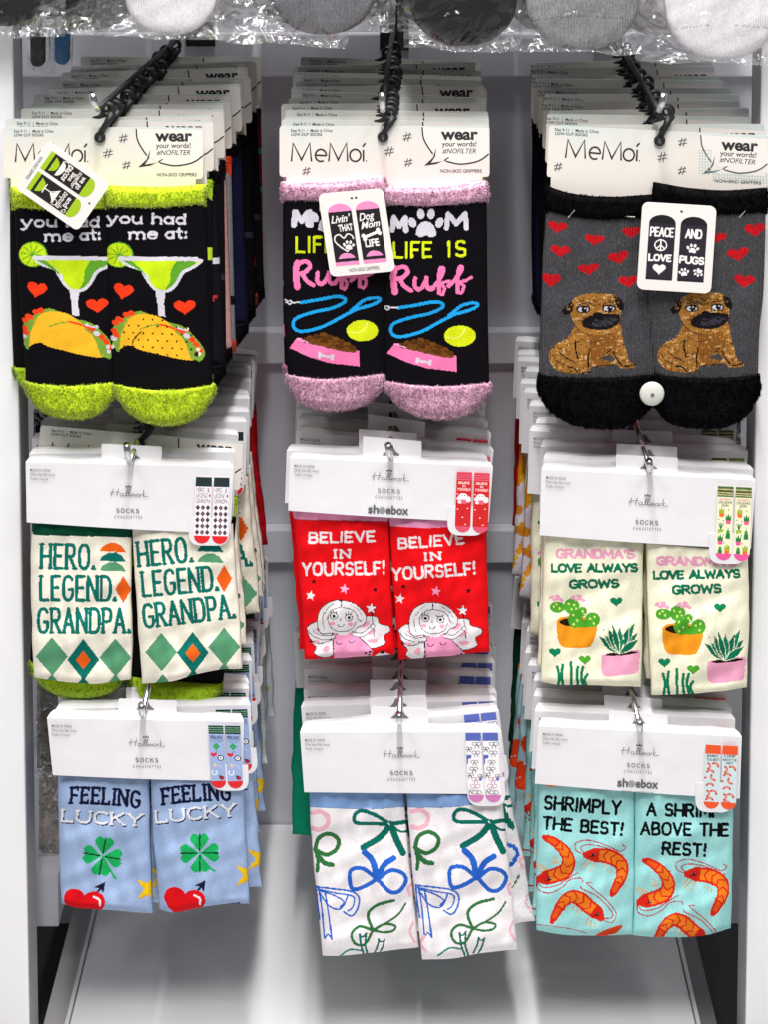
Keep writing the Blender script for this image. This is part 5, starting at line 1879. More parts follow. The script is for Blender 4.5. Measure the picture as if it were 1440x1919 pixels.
def lucky_mini(c, sd):
    K, B = lin('#07170e'), lin('#9fb2dc')
    c.poly([(-2, -2), (32, -2), (32, 122), (-2, 122)], B)
    c.poly([(-2, -2), (32, -2), (32, 16), (-2, 16)], K)
    for y in (3.2, 7.2, 11.2):
        c.poly([(-2, y), (32, y), (32, y + 1.5), (-2, y + 1.5)], lin('#6fb08a'))
    typeset(c, 'FEELING', (3, 26), (27, 26), 6.5, lin('#16204a'), .03)
    typeset(c, 'LUCKY', (3, 32), (28, 32), 4.5, lin('#56618c'), 0)
    g = lin('#1fa04a')
    for a in range(4):
        c.ell(14 + 3.6 * math.cos(R(90 * a)), 40 + 3.6 * math.sin(R(90 * a)), 3, 3, g)
    c.heart(8, 56, 13, 9, lin('#e0101c'))
    c.stroke([(13, 52), (15, 49)], 1.3, lin('#232a4a'))
    c.ell(22, 62, 6.5, 5.6, lin('#151a30')), c.ell(22, 62, 4.4, 3.8, lin('#f4f4f8')), c.ell(22, 62, 1.6, 1.5, lin('#151a30'))
    c.star(10, 76, 5, lin('#f2cf92'))
    c.stroke(smooth([(16, 76), (21, 78), (25, 82)], 3), 1, lin('#d4dcf0'))
    c.stroke(arc(8, 90, 5, 4.6, -50, 230, 12), 1.8, lin('#f4f4f8'))
    c.ell(22, 100, 5, 4, lin('#9c1020')), c.ell(19, 97, 2.2, 1.8, lin('#231020'))
    c.poly([(-2, 107), (32, 105), (32, 122), (-2, 122)], lin('#e0101c'))


t, org = hall_front('clover', (88, 1345), (457, 1352), (99, 1452), (455, 1463), (222, 331), (1309, 1313), (272, 1324), (390, 461, 1481), ((390, 418), (421, 450)), 1359, 1476, 9, lucky_mini,
                    (274, 1391), (275, 1424), (275, 1436), None, 'light blue lucky socks with a green clover and red heart, under a white header')
c0 = Canvas(100, 1445, 300, 1725, BLUE)
lucky_chart(c0, False)
c1 = Canvas(275, 1445, 480, 1725, BLUE)
lucky_chart(c1, True)
c1.poly([(380, 1702), (420, 1693), (450, 1690), (446, 1720), (380, 1720)], lin('#232a5a'))
hall_sock(t, org, [(109, 1450), (195, 1456), (280, 1458)], [(115, 1692), (150, 1701), (220, 1706), (286, 1711)], [(109, 1450), (110, 1560), (115, 1692)], [(280, 1458), (281, 1580), (286, 1711)], .002, c0, 17)
hall_sock(t, org, [(282, 1456), (370, 1460), (456, 1464)], [(299, 1703), (330, 1708), (400, 1695), (467, 1692)], [(282, 1456), (287, 1570), (299, 1703)], [(456, 1464), (461, 1570), (467, 1692)], -.001, c1, 18)


# ---- bow socks
OFFW = lin('#f1ebec', 1.04)
def bow_chart(c, right):
    TE, GR, BL, PK = lin('#0c6b5c'), lin('#33733f'), lin('#2a66cc'), lin('#f3b8c6')
    if not right:
        c.poly([(570, 1480), (765, 1484), (760, 1512), (700, 1514), (640, 1514), (575, 1511)], lin('#86a8d8'))
        c.stroke(smooth([(575, 1511), (640, 1514), (700, 1515), (765, 1510)], 4), 1.6, lin('#6a8cbc'))
    else:
        c.poly([(755, 1480), (950, 1490), (900, 1505), (840, 1512), (764, 1512)], lin('#86a8d8'))
        c.stroke(smooth([(764, 1512), (840, 1512), (900, 1505)], 4), 1.6, lin('#6a8cbc'))
    z = lambda L_: [(500 + x / 2.769, 1230 + y / 2.769) for x, y in L_]
    S = lambda L_, w, k: c.stroke(smooth(z(L_), 5), w * (1.08 if w > 10 else 1.15) / 2.769, k)
    # the chart below is set out on the left sock; the right repeats it
    M = Af() if not right else Af((0, 0))
    c.A = Af((0, 0)) if not right else Af((188, -3))
    S([(235, 812), (280, 805), (318, 835), (308, 880), (270, 898), (238, 890)], 22, PK)
    S([(250, 1000), (270, 940), (325, 918), (372, 950), (360, 1000), (310, 1028), (255, 1005)], 20, GR)
    S([(255, 1010), (265, 1060), (262, 1110)], 18, GR)
    S([(262, 1030), (300, 1070), (340, 1080)], 24, GR)
    S([(640, 868), (560, 820), (490, 800), (455, 825), (465, 862), (550, 866), (640, 868)], 19, TE)
    S([(645, 868), (700, 860), (735, 858)], 20, TE)
    S([(645, 868), (690, 905), (740, 905)], 12, TE)
    S([(640, 875), (590, 935), (500, 990)], 30, TE)
    S([(648, 878), (675, 950), (708, 1018)], 32, TE)
    c.ell(*z([(643, 866)])[0], 5.6, 5.2, TE)
    S([(632, 862), (640, 872)], 5, OFFW)
    S([(570, 1145), (550, 1060), (508, 1015)], 30, BL)
    S([(580, 1145), (610, 1080), (660, 1045)], 28, BL)
    S([(570, 1152), (500, 1100), (440, 1105), (430, 1150), (445, 1205), (500, 1195), (570, 1155)], 20, BL)
    S([(580, 1155), (640, 1110), (700, 1120), (725, 1160), (690, 1215), (640, 1220), (580, 1160)], 20, BL)
    c.ell(*z([(574, 1153)])[0], 6.5, 6, BL)
    S([(262, 1195), (350, 1205), (440, 1218), (478, 1250), (470, 1310), (440, 1345), (400, 1325)], 8, BL)
    S([(265, 1205), (350, 1225), (430, 1238), (455, 1255), (445, 1300), (420, 1320)], 7, BL)
    S([(270, 1220), (320, 1290), (370, 1310), (400, 1290), (420, 1240)], 7, BL)
    S([(275, 1215), (340, 1235), (400, 1270), (380, 1300)], 7, BL)
    S([(268, 1200), (285, 1300), (300, 1462)], 8, BL)
    S([(300, 1215), (318, 1320), (338, 1465)], 8, BL)
    S([(300, 1462), (318, 1440), (338, 1465)], 7, BL)
    S([(255, 1190), (262, 1280), (275, 1360)], 8, BL)
    S([(550, 1418), (525, 1340), (570, 1290), (660, 1265)], 15, GR)
    S([(555, 1415), (640, 1370), (690, 1330), (722, 1280)], 9, GR)
    S([(550, 1418), (480, 1400), (440, 1440), (460, 1490), (510, 1490), (550, 1420)], 13, GR)
    S([(555, 1418), (610, 1388), (665, 1395), (660, 1420), (610, 1430), (555, 1420)], 12, GR)
    S([(482, 1440), (490, 1500), (510, 1560)], 9, TE)
    S([(515, 1435), (512, 1500), (528, 1560)], 9, TE)
    S([(482, 1440), (497, 1455), (515, 1435)], 7, TE)
    S([(580, 1465), (575, 1500), (555, 1545)], 8, TE)
    S([(612, 1468), (600, 1510), (580, 1545)], 8, TE)
    S([(580, 1465), (595, 1480), (612, 1468)], 6, TE)
    S([(370, 1560), (430, 1520), (490, 1525)], 8, lin('#2a8a7a'))
    S([(755, 1180), (735, 1200), (745, 1240)], 14, PK)
    S([(760, 1380), (745, 1430), (770, 1480)], 10, PK)
    c.at()
    if right:
        S([(1320, 1240), (1290, 1270), (1310, 1310)], 8, PK)
        S([(820, 1450), (800, 1490), (830, 1530)], 14, PK)


def bow_mini(c, sd):
    I = lin('#5566b8')
    c.poly([(-2, -2), (32, -2), (32, 122), (-2, 122)], lin('#f6f2f4'))
    c.poly([(-2, -2), (32, -2), (32, 14), (-2, 14)], I)
    g = random.Random(4)
    D, G, V, P = lin('#333c40'), lin('#5a665c'), lin('#6a6290'), lin('#b884a8')
    def bow(x, y, r, k, w=1.1):
        c.stroke(arc(x - r * .8, y, r * .8, r * .55, 0, 360, 12), w, k)
        c.stroke(arc(x + r * .8, y, r * .8, r * .55, 0, 360, 12), w, k)
        c.stroke([(x, y), (x - r * .7, y + r * 1.5)], w * 1.2, k)
        c.stroke([(x, y), (x + r * .8, y + r * 1.4)], w * 1.2, k)
    for x, y, r, k in ((21, 19, 5.5, D), (19, 34, 5, V), (5, 27, 4, D), (15, 50, 4.5, G), (13, 62, 5, D), (5, 72, 4.5, D), (16, 80, 5, P), (14, 92, 6, P), (4, 100, 4, G), (17, 103, 5.5, D), (27, 74, 4, G)):
        bow(x, y, r, k)
    c.poly([(-1, 38), (10, 38), (9, 44), (3, 45), (2, 54), (-1, 54)], I)
    c.ell(25, 80, 3, 3, I)
    c.poly([(-2, 107), (32, 107), (32, 122), (-2, 122)], lin('#d077b4'))


t, org = hall_front('bow', (562, 1372), (940, 1371), (570, 1484), (944, 1488), (696, 804), (1324, 1328), (750, 1340), (871, 942, 1510), ((873, 902), (905, 934)), 1373, 1503, 9, bow_mini,
                    (752, 1412), (753, 1448), (753, 1460), None, 'white socks printed with blue, green and pink bows, under a white header')
c0 = Canvas(565, 1475, 800, 1805, OFFW)
bow_chart(c0, False)
c1 = Canvas(745, 1475, 985, 1810, OFFW)
bow_chart(c1, True)
hall_sock(t, org, [(579, 1478), (670, 1483), (758, 1486)], [(605, 1790), (650, 1790), (720, 1782), (786, 1774)], [(579, 1478), (586, 1600), (596, 1710), (605, 1790)], [(758, 1486), (766, 1600), (786, 1774)], .002, c0, 19)
hall_sock(t, org, [(762, 1484), (850, 1488), (942, 1490)], [(792, 1797), (850, 1795), (910, 1784), (972, 1778)], [(762, 1484), (773, 1620), (792, 1797)], [(942, 1490), (955, 1620), (972, 1778)], -.001, c1, 20)


# ---- shrimp socks
AQUA = lin('#a0dcda')
def shrimp(c, pts, head, tail_w=9, flip=1):
    """A curled cartoon shrimp along a spine given tail first; head = (feeler curve, leg anchors)."""
    OG, RD, LT, K = lin('#ee5a1c'), lin('#d8281c'), lin('#f58022'), lin('#16100e')
    sp = smooth(pts, 8)
    n = len(sp)
    d = np.gradient(sp, axis=0)
    d /= np.hypot(*d.T)[:, None]
    nn = np.stack([-d[:, 1], d[:, 0]], -1)
    t = np.linspace(0, 1, n)
    w = np.interp(t, [0, .06, .25, .6, .85, 1], [3, 7, 10, 14.5, 13.5, 4])[:, None]
    for f in head['feel']:
        c.stroke(smooth(f, 6), 2.0, lin('#b8283a'))
    for a, b in head['legs']:
        c.stroke([a, b], 2.1, lin('#e0a860'))
    c.poly(np.vstack([sp + nn * w, (sp - nn * w)[::-1]]), RD)
    i0, i1 = int(n * .22), int(n * .8)
    c.poly(np.vstack([(sp + nn * w * .7)[i0:i1], (sp - nn * w * .7)[i0:i1][::-1]]), LT)
    i2 = int(n * .08)
    c.poly(np.vstack([(sp + nn * w * .5)[i2:i0], (sp - nn * w * .5)[i2:i0][::-1]]), OG)
    for k in (.22, .33, .44, .55, .66):
        i = int(n * k)
        j = min(i + max(n // 14, 1), n - 1)
        c.stroke([sp[i] + nn[i] * w[i], sp[j], sp[i] - nn[i] * w[i]], 2.6, RD)
    ex, ey = head['eye']
    c.ell(ex, ey, 3.0, 3.0, K)
    c.ell(ex + .8, ey - .8, .9, .9, WHT)
    c.stroke(arc(ex - 5.5, ey + 1, 3, 2.6, 20, 160, 5), 1.4, K)


def shrimp_set(c, d):
    z = lambda L_: [(940 + x / 2.88, 1270 + y / 2.88) for x, y in L_]
    c.at(*d[0])
    shrimp(c, z([(222, 855), (280, 880), (335, 925), (365, 985), (345, 1040), (290, 1065), (235, 1080), (192, 1085)]),
           dict(feel=[z([(195, 1085), (200, 1140), (260, 1160), (330, 1130), (370, 1090), (430, 1080), (440, 1100)]), z([(195, 1090), (225, 1130), (300, 1120), (350, 1090), (390, 1065), (415, 1050)])],
                legs=[(a, b) for a, b in zip(z([(230, 1060), (245, 1050), (260, 1045), (310, 1000), (305, 990), (300, 975)]), z([(190, 1010), (205, 1005), (220, 1010), (275, 995), (280, 980), (285, 965)]))], eye=z([(263, 1085)])[0]))
    c.at(*d[1])
    shrimp(c, z([(592, 1180), (620, 1130), (650, 1070), (650, 1010), (610, 975), (560, 960), (500, 955), (440, 955)]),
           dict(feel=[z([(445, 950), (405, 930), (405, 890), (470, 875), (560, 900), (640, 935), (672, 915), (655, 900)]), z([(450, 945), (430, 915), (470, 900), (560, 915), (640, 955), (662, 955)])],
                legs=[(a, b) for a, b in zip(z([(470, 975), (490, 985), (510, 990), (560, 1015), (575, 1025), (590, 1035)]), z([(435, 1015), (445, 1030), (480, 1045), (550, 1025), (575, 1045), (590, 1055)]))], eye=z([(500, 955)])[0]))
    c.at(*d[2])
    shrimp(c, z([(270, 1325), (300, 1265), (340, 1205), (385, 1180), (430, 1195), (475, 1235), (520, 1270), (550, 1310)]),
           dict(feel=[z([(555, 1310), (600, 1320), (620, 1270), (570, 1200), (500, 1140), (460, 1105), (490, 1105)]), z([(550, 1300), (600, 1290), (590, 1250), (520, 1180), (440, 1140), (430, 1125)])],
                legs=[(a, b) for a, b in zip(z([(400, 1220), (420, 1235), (440, 1250), (470, 1290), (490, 1305), (510, 1315)]), z([(385, 1250), (410, 1265), (430, 1270), (455, 1335), (480, 1340), (505, 1345)]))], eye=z([(522, 1275)])[0]))
    c.at()


def shrimp_chart(c, right):
    K = lin('#0f0f12')
    if not right:
        letters(c, 'SHRIMPLY', (1019, 1517), (1165, 1528), 28, 5.4, K, 0, .38)
        letters(c, 'THE BEST!', (1016, 1554), (1169, 1567), 26, 5.2, K, 0, .36)
        shrimp_set(c, ((0, 0), (0, 0), (0, 0)))
        c.stroke(smooth([(1005, 1732), (1030, 1734), (1070, 1740), (1100, 1748)], 4), 1.6, lin('#b8283a'))
        c.poly(smooth([(1116, 1752), (1135, 1742), (1164, 1733), (1166, 1738), (1150, 1750), (1116, 1754)], 4), lin('#d8401c'))
    else:
        letters(c, 'A SHRIMP', (1211, 1529), (1352, 1533), 26, 5.2, K, 0, .36)
        letters(c, 'ABOVE THE', (1200, 1565), (1367, 1568), 26, 5.2, K, 0, .36)
        letters(c, 'REST!', (1240, 1602), (1325, 1606), 26, 5.4, K, 0, .38)
        shrimp_set(c, ((187, 43), (189, 36), (192, 43)))


def shrimp_mini(c, sd):
    O, RD = lin('#ee5216'), lin('#d0402c')
    c.poly([(-2, -2), (32, -2), (32, 122), (-2, 122)], lin('#cfe2e4'))
    c.poly([(-2, -2), (32, -2), (32, 17), (-2, 17)], O)
    K = lin('#4c5058')
    for s, x0, x1, y in ((('SHRIMPLY', 3, 27, 23), ('THE BEST!', 3, 28, 30)) if sd == 0 else (('A SHRIMP', 3, 26, 22), ('ABOVE THE', 1, 28, 29), ('REST!', 8, 21, 35))):
        typeset(c, s, (x0, y), (x1, y), 5, K, .03)
    y0 = 34 if sd == 0 else 39
    for x, y, a in ((6, 6, 0), (22, 6, -60), (14, 20, -90), (23, 26, 150), (5, 34, 210), (14, 45, -90), (6, 58, 0), (20, 58, -60), (14, 72, -90)):
        if y0 + y < 112:
            P = arc(x - 3, y0 + y, 7, 6, a - 62, a + 62, 10)
            c.stroke(P, 4.0, RD)
            c.stroke(P[2:-2], 1.6, lin('#f2a284'))
    c.poly([(-2, 107), (32, 107), (32, 122), (-2, 122)], O)


t, org = hall_front('shrimp', (1010, 1360), (1391, 1380), (1003, 1468), (1387, 1496), (1142, 1252), (1331, 1340), (1198, 1354), (1308, 1379, 1521), ((1323, 1352), (1355, 1384)), 1395, 1514, 9, shrimp_mini,
                    (1199, 1407), (1197, 1434), (1196, 1446), (1196, 1467), 'aqua socks printed with orange shrimps and black lettering, under a white header')
c0 = Canvas(995, 1455, 1205, 1765, AQUA)
shrimp_chart(c0, False)
c1 = Canvas(1180, 1455, 1385, 1765, AQUA)
shrimp_chart(c1, True)
c0.poly([(1000, 1462), (1100, 1472), (1030, 1474)], lin('#ee7a3c'))
hall_sock(t, org, [(1011, 1462), (1100, 1472), (1190, 1480)], [(1006, 1742), (1050, 1750), (1120, 1753), (1187, 1750)], [(1011, 1462), (1007, 1600), (1006, 1742)], [(1190, 1480), (1190, 1610), (1187, 1750)], .001, c0, 21)
hall_sock(t, org, [(1190, 1480), (1280, 1488), (1374, 1495)], [(1187, 1752), (1250, 1756), (1320, 1752), (1370, 1738)], [(1190, 1480), (1190, 1610), (1187, 1752)], [(1374, 1495), (1374, 1610), (1370, 1738)], .000, c1, 22)

# ------------------------------------------------------------------ the packs hanging behind the front ones
ORD = 'zeroth first second third fourth fifth sixth seventh eighth ninth tenth eleventh twelfth thirteenth fourteenth fifteenth sixteenth'.split()
Q = random.Random(21)


def copy_part(o, parent):
    c = o.copy()
    COL.objects.link(c)
    c.parent = parent
    for k in ('label', 'category', 'group', 'kind'):
        if k in c:
            del c[k]
    return c


def copy_tree(o, parent, skip=()):
    c = copy_part(o, parent)
    for ch in o.children:
        if ch.name.split('.')[0] not in skip:
            copy_tree(ch, c, skip)
    return c


# upper row: one card, one print, one hanger, and a pair of socks for each colour scheme
C_RING = (718, 257)
CORG = UV3(*C_RING, 0.0)
OUTL = card_outline((523.5, 237), (918.5, 237), 95, 124, 13, None)
SCHEMES = {     # cuff, body, toe, spots (u, v, half width, half height, colour)
    'lime': ('#a8cc1a', '#121013', '#a8cc1a', [(.5, .35, .3, .06, '#c3e01c'), (.97, .3, .06, .04, '#c8e838'), (.5, .72, .35, .09, '#f0b02c')]),
    'white patterned black': ('#121013', '#17151a', '#121013', [(.95, .4, .08, .025, '#dcdce4'), (.2, .5, .1, .03, '#dcdce4'), (.9, .62, .08, .02, '#c0303c')]),
    'dusty pink': ('#16131a', '#cf9a94', '#141116', []),
    'heather grey': ('#e8461c', '#8f8e92', '#ee4a20', [(.3, .5, .05, .02, '#e8461c'), (.96, .76, .1, .03, '#1a181c')]),
    'navy': ('#121216', '#181a34', '#16161c', []),
    'black': ('#121013', '#141215', '#121013', [(.94, .55, .06, .02, '#3a3a44')]),
    'black and red': ('#201014', '#19131a', '#a8301c', [(.9, .8, .14, .04, '#8c1c16')]),
    'maroon': ('#3c0f24', '#7d1838', '#151216', [(.9, .16, .1, .03, '#2f9c80'), (.9, .3, .05, .04, '#b8761c'), (.9, .42, .1, .03, '#3aa066'), (.9, .55, .06, .04, '#b8761c'), (.9, .68, .1, .03, '#1f9a96')]),
    'pink trimmed black': ('#efa3c4', '#121013', '#f0a6c6', [(.07, .5, .07, .02, '#e4e0ea'), (.07, .62, .05, .02, '#26a0dc'), (.06, .78, .07, .04, '#ef7db0'), (.07, .1, .06, .03, '#efa3c4')]),
    'charcoal': ('#131114', '#4a494c', '#131114', [(.1, .2, .1, .03, '#c4121c'), (.9, .3, .1, .03, '#c4121c')]),
}
PROTO = {}


def scheme_socks(key):
    if key in PROTO:
        return PROTO[key]
    cu, bo, to, spots = SCHEMES[key]
    cu, bo, to = lin(cu), lin(bo), lin(to)
    out = []
    for i, (x0, x1, cy0, ty, dy) in enumerate(((530, 726, 344, 706, 0), (722, 914, 350, 716, 6))):
        ch = Canvas(x0 - 10, 330, x1 + 10, 760, bo, 1)
        for u, v, a, b, k in spots:
            ch.ell(x0 + (x1 - x0) * u, 390 + 320 * v, (x1 - x0) * a, 320 * b, lin(k))
        s, _, _ = cloth_patch('sock', [(x0, 374 + dy), (x1, 374 + dy)], [(x0 + 8, ty + 6), (x1, ty + 6)], [(x0, 374 + dy), (x0 + 2, 560), (x0 + 8, ty + 6)], [(x1, 374 + dy), (x1, 560), (x1, ty + 6)],
                              .005, .0065, ch, M_KNIT, None, CORG, step=6, seed=Q.randint(0, 99))
        dark = max(cu) < .02
        c_ = plush_patch('cuff', [(x0 - 2, cy0), (x1, cy0)], [(x0, cy0 + 37), (x1, cy0 + 37)], [(x0 - 2, cy0), (x0, cy0 + 37)], [(x1, cy0), (x1, cy0 + 37)], .004, .008, cu, M_PLUSHB if dark else M_PLUSH, s, CORG, 1500, seed=5, step=9)
        w = x1 - x0
        dark = max(to) < .02
        plush_patch('toe', [(x0 + 6, ty), (x1, ty)], [(x0 + 8, ty + 18), (x0 + w * .2, ty + 50), (x0 + w * .42, ty + 66), (x0 + w * .62, ty + 66), (x0 + w * .86, ty + 50), (x1, ty + 18)],
                    [(x0 + 6, ty), (x0 + 8, ty + 18)], [(x1, ty), (x1, ty + 18)], .004, .010, to, M_PLUSHB if dark else M_PLUSH, s, CORG, 3000, seed=6, step=9, top_round=.1)
        out.append(s)
    PROTO[key] = out
    return out


_card = None
def memoi_pack(where, key, label, group, wide=False):
    global _card
    t = thing('sock_pack', where, label, 'socks', group)
    if _card is None:
        _card = {}
        for nm, P in (('n', C_POS), ('w', shifted(R_POS, lambda x, y: (x - 520, y - 7 - (x - 1233) * .045)))):
            h = MB()
            hanger(h, UV3(718, 257, -.002), -.002, rod=UV3(731, 212, -.002))
            _card[nm] = dict(cm=MB().plate(OUTL, 0, .0006), pr=[p for p in memoi_print(-.0001, P) if p[0] not in ('hash_mark', 'grip_note')], h=h, me=None)
    D = _card['w' if wide else 'n']
    if D['me'] is None:
        c = D['cm'].build('header_card', M_HEAD, t, CORG)
        ps = [mesh_obj(nm, k.v, k.f, M_BUBBLE if nm == 'bubble_fill' else M_INK, c, CORG) for nm, k in D['pr']]
        h = D['h'].build('hanger_clip', M_BLACK, t, CORG, sm=True)
        D['me'] = (c.data, [(p.name.split('.')[0], p.data) for p in ps], h.data)
    else:
        c = link('header_card', D['me'][0], t)
        for nm, da in D['me'][1]:
            link(nm, da, c)
        link('hanger_clip', D['me'][2], t)
    first = key not in PROTO
    for s in scheme_socks(key):
        if first:
            s.parent = t
        else:
            copy_tree(s, t)
    return t


def jitter(t, k=1.0):
    t.location.x += Q.uniform(-.0045, .0045) * k
    t.location.z += Q.uniform(-.002, .002) * k
    t.location.y += Q.uniform(-.0045, .0045) * k
    t.rotation_euler = (R(Q.uniform(-1.2, 2.2)) * k, R(Q.gauss(0, 1.4)) * k, R(Q.uniform(-3, 3)) * k)


ROWS1 = (
    ('taco', (187, 258), ['lime', 'white patterned black', 'black', 'dusty pink', 'heather grey', 'black', 'navy', 'black', 'navy', 'black', 'black and red', 'black', 'black and red', 'maroon'], 'front taco socks', False),
    ('dog', (718, 257), ['pink trimmed black', 'lime', 'black', 'charcoal', 'black', 'white patterned black', 'black', 'navy', 'black', 'heather grey', 'black', 'navy', 'maroon'], 'front dog mom socks', False),
    ('pug', (1237, 264), ['pink trimmed black', 'charcoal', 'heather grey', 'black', 'maroon', 'black', 'navy', 'black', 'black', 'black'], 'front pug socks', True),
)
NAME1 = {'taco': 'upper left', 'dog': 'upper centre', 'pug': 'upper right'}
for k, ring, seq, who, wide in ROWS1:
    n = len(seq)
    for i, key in enumerate(seq):
        Y = .020 + (SY - .020) * i / (n - 1)
        p = UV3(*ring, 0) + hook_at(k, Y) - hook_at(k, 0)
        t = memoi_pack(p, key, f'{key} sock pack on a cream card, {ORD[i + 1]} behind the {who}', f'cream-carded sock packs on the {NAME1[k]} peg', wide)
        jitter(t)

# a stray lime-toed pack put back on the grandpa peg
p = UV3(262, 832, .031)
t = memoi_pack(p, 'lime', 'lime-toed black sock pack on a cream card, tucked behind the cream grandpa socks', None)
t.rotation_euler = (R(.5), R(5), R(0))

# middle and lower rows: copies of the front header with plainer knit socks
def solid(k0, spots=(), box=(0, 600, 1440, 1900)):
    c = Canvas(*box, lin(k0), .5)
    for x, y, a, b, k in spots:
        c.ell(x, y, a, b, lin(k))
    return c


def scatter(base, cols, n, r0, r1, seed, box):
    g = random.Random(seed)
    c = Canvas(*box, lin(base), 1)
    for i in range(n):
        c.ell(g.uniform(box[0], box[2]), g.uniform(box[1], box[3]), g.uniform(r0, r1), g.uniform(r0, r1), lin(g.choice(cols)), g.uniform(0, 90), 10)
    return c


DES = {
    'own': None,
    'red': (lambda b: scatter('#b3101a', ['#a00c16'], 30, 4, 10, 2, b)),
    'pink': (lambda b: scatter('#e0508a', ['#e87aa8'], 30, 4, 10, 3, b)),
    'orange flowered': (lambda b: scatter('#d9d3da', ['#e89a1c', '#e89a1c', '#d98a2c', '#b9a8c8', '#efc040'], 130, 6, 14, 4, b)),
    'blue dotted white': (lambda b: scatter('#d5d9de', ['#1f5fc4', '#c8cc3c', '#22262c', '#22262c', '#c8cc3c'], 70, 3, 9, 5, b)),
    'green': (lambda b: scatter('#0f8a66', ['#0c6a50', '#11201a'], 14, 2, 5, 6, b)),
    'pale blue fruit patterned': (lambda b: scatter('#a6c8cf', ['#e0401c', '#e0401c', '#5aa58a', '#3c66a8'], 34, 12, 26, 7, b)),
    'dark green': (lambda b: scatter('#123a24', ['#0c2a1a', '#2c7a3a'], 40, 4, 10, 8, b)),
}
ROWS2 = (
    ('grandpa', ['own', 'own', 'own', 'own', 'own', 'own', 'red', 'red', 'red', 'red', 'red'], 'cream grandpa socks'),
    ('fairy', ['own', 'own', 'own', 'own', 'pink', 'own', 'own', 'pink', 'own', 'own'], 'red fairy socks'),
    ('cactus', ['own', 'own', 'own', 'orange flowered', 'orange flowered', 'own', 'orange flowered', 'orange flowered', 'red', 'red', 'red'], 'cream cactus socks'),
    ('clover', ['own', 'own', 'own', 'own', 'own', 'own', 'own', 'own', 'blue dotted white', 'blue dotted white', 'blue dotted white', 'blue dotted white'], 'light blue lucky socks'),
    ('bow', ['own', 'own', 'own', 'own', 'own', 'own', 'green', 'green', 'own', 'green', 'green'], 'bow-print socks'),
    ('shrimp', ['own', 'own', 'own', 'own', 'pale blue fruit patterned', 'pale blue fruit patterned', 'pale blue fruit patterned', 'dark green', 'dark green', 'dark green', 'dark green'], 'aqua shrimp socks'),
)
OWN = {'grandpa': 'cream diamond', 'fairy': 'red', 'cactus': 'cream cactus', 'clover': 'light blue', 'bow': 'white bow-print', 'shrimp': 'aqua'}
FRONTS = {o['label']: o for o in COL.objects if o.name.startswith('sock_pack') and o.get('group') == 'front sock packs on the pegs'}


def front_of(k):
    key = {'grandpa': 'cream grandpa', 'fairy': 'red fairy', 'cactus': 'cream socks with potted', 'clover': 'light blue lucky', 'bow': 'white socks printed', 'shrimp': 'aqua socks'}[k]
    return [o for l_, o in FRONTS.items() if l_.startswith(key)][0]


HOLE = {'grandpa': (247, 856), 'fairy': (733, 848), 'cactus': (1216, 874), 'clover': (272, 1324), 'bow': (750, 1340), 'shrimp': (1198, 1354)}
SOCKM = {}
for k, seq, who in ROWS2:
    fr = front_of(k)
    n = len(seq)
    for i, des in enumerate(seq):
        Y = .019 + (SY - .019) * i / (n - 1)
        p = UV3(*HOLE[k], 0) + hook_at(k, Y) - hook_at(k, 0)
        nm = OWN[k] if des == 'own' else des
        t = thing('sock_pack', p, f'{nm} sock pack under a white header, {ORD[i + 1]} behind the {who}', 'socks', f'white-headed sock packs behind the {who}')
        for ch in fr.children:
            base = ch.name.split('.')[0]
            if base != 'sock':
                copy_tree(ch, t)
        for j, (T, B, L_, R_, Yb, chart, seed) in enumerate(HS[fr.name]):
            key = (k, des, j)
            if key not in SOCKM:
                allp = np.vstack([np.array(q_, float) for q_ in (T, B, L_, R_)])
                lo, hi = allp.min(0) - 6, allp.max(0) + 6
                c = chart if des == 'own' else DES[des]((lo[0], lo[1], hi[0], hi[1]))
                s, _, _ = cloth_patch('sock', T, B, L_, R_, Yb + .001, .0055, c, M_KNIT, t, UV3(*HOLE[k], 0), step=3.2, wrinkle=.002, seed=seed + 7, bot_round=.06, wob=2.0)
                SOCKM[key] = s.data
            else:
                s = link('sock', SOCKM[key], t)
            if des in ('green', 'pale blue fruit patterned', 'orange flowered'):
                s.rotation_euler = (0, R(4 if k != 'cactus' else 3), 0)
        jitter(t, .9)
        if des == 'green':
            t.location.x -= .017
        if k == 'bow' and i == 0:
            t.rotation_euler = (R(1), R(-5), R(1))

# ------------------------------------------------------------------ the row above: no-show socks in crinkled clear bags
def crinkle(X, Y, seed, amp):
    o = np.zeros_like(X)
    for i in np.ndindex(X.shape):
        v = Vector((X[i] * .03 + seed * 7.3, Y[i] * .045, seed))
        o[i] = (1 - 2 * abs(noise.noise(v * 1.0))) * .6 + (1 - 2 * abs(noise.noise(v * 2.7))) * .4
    return o * amp


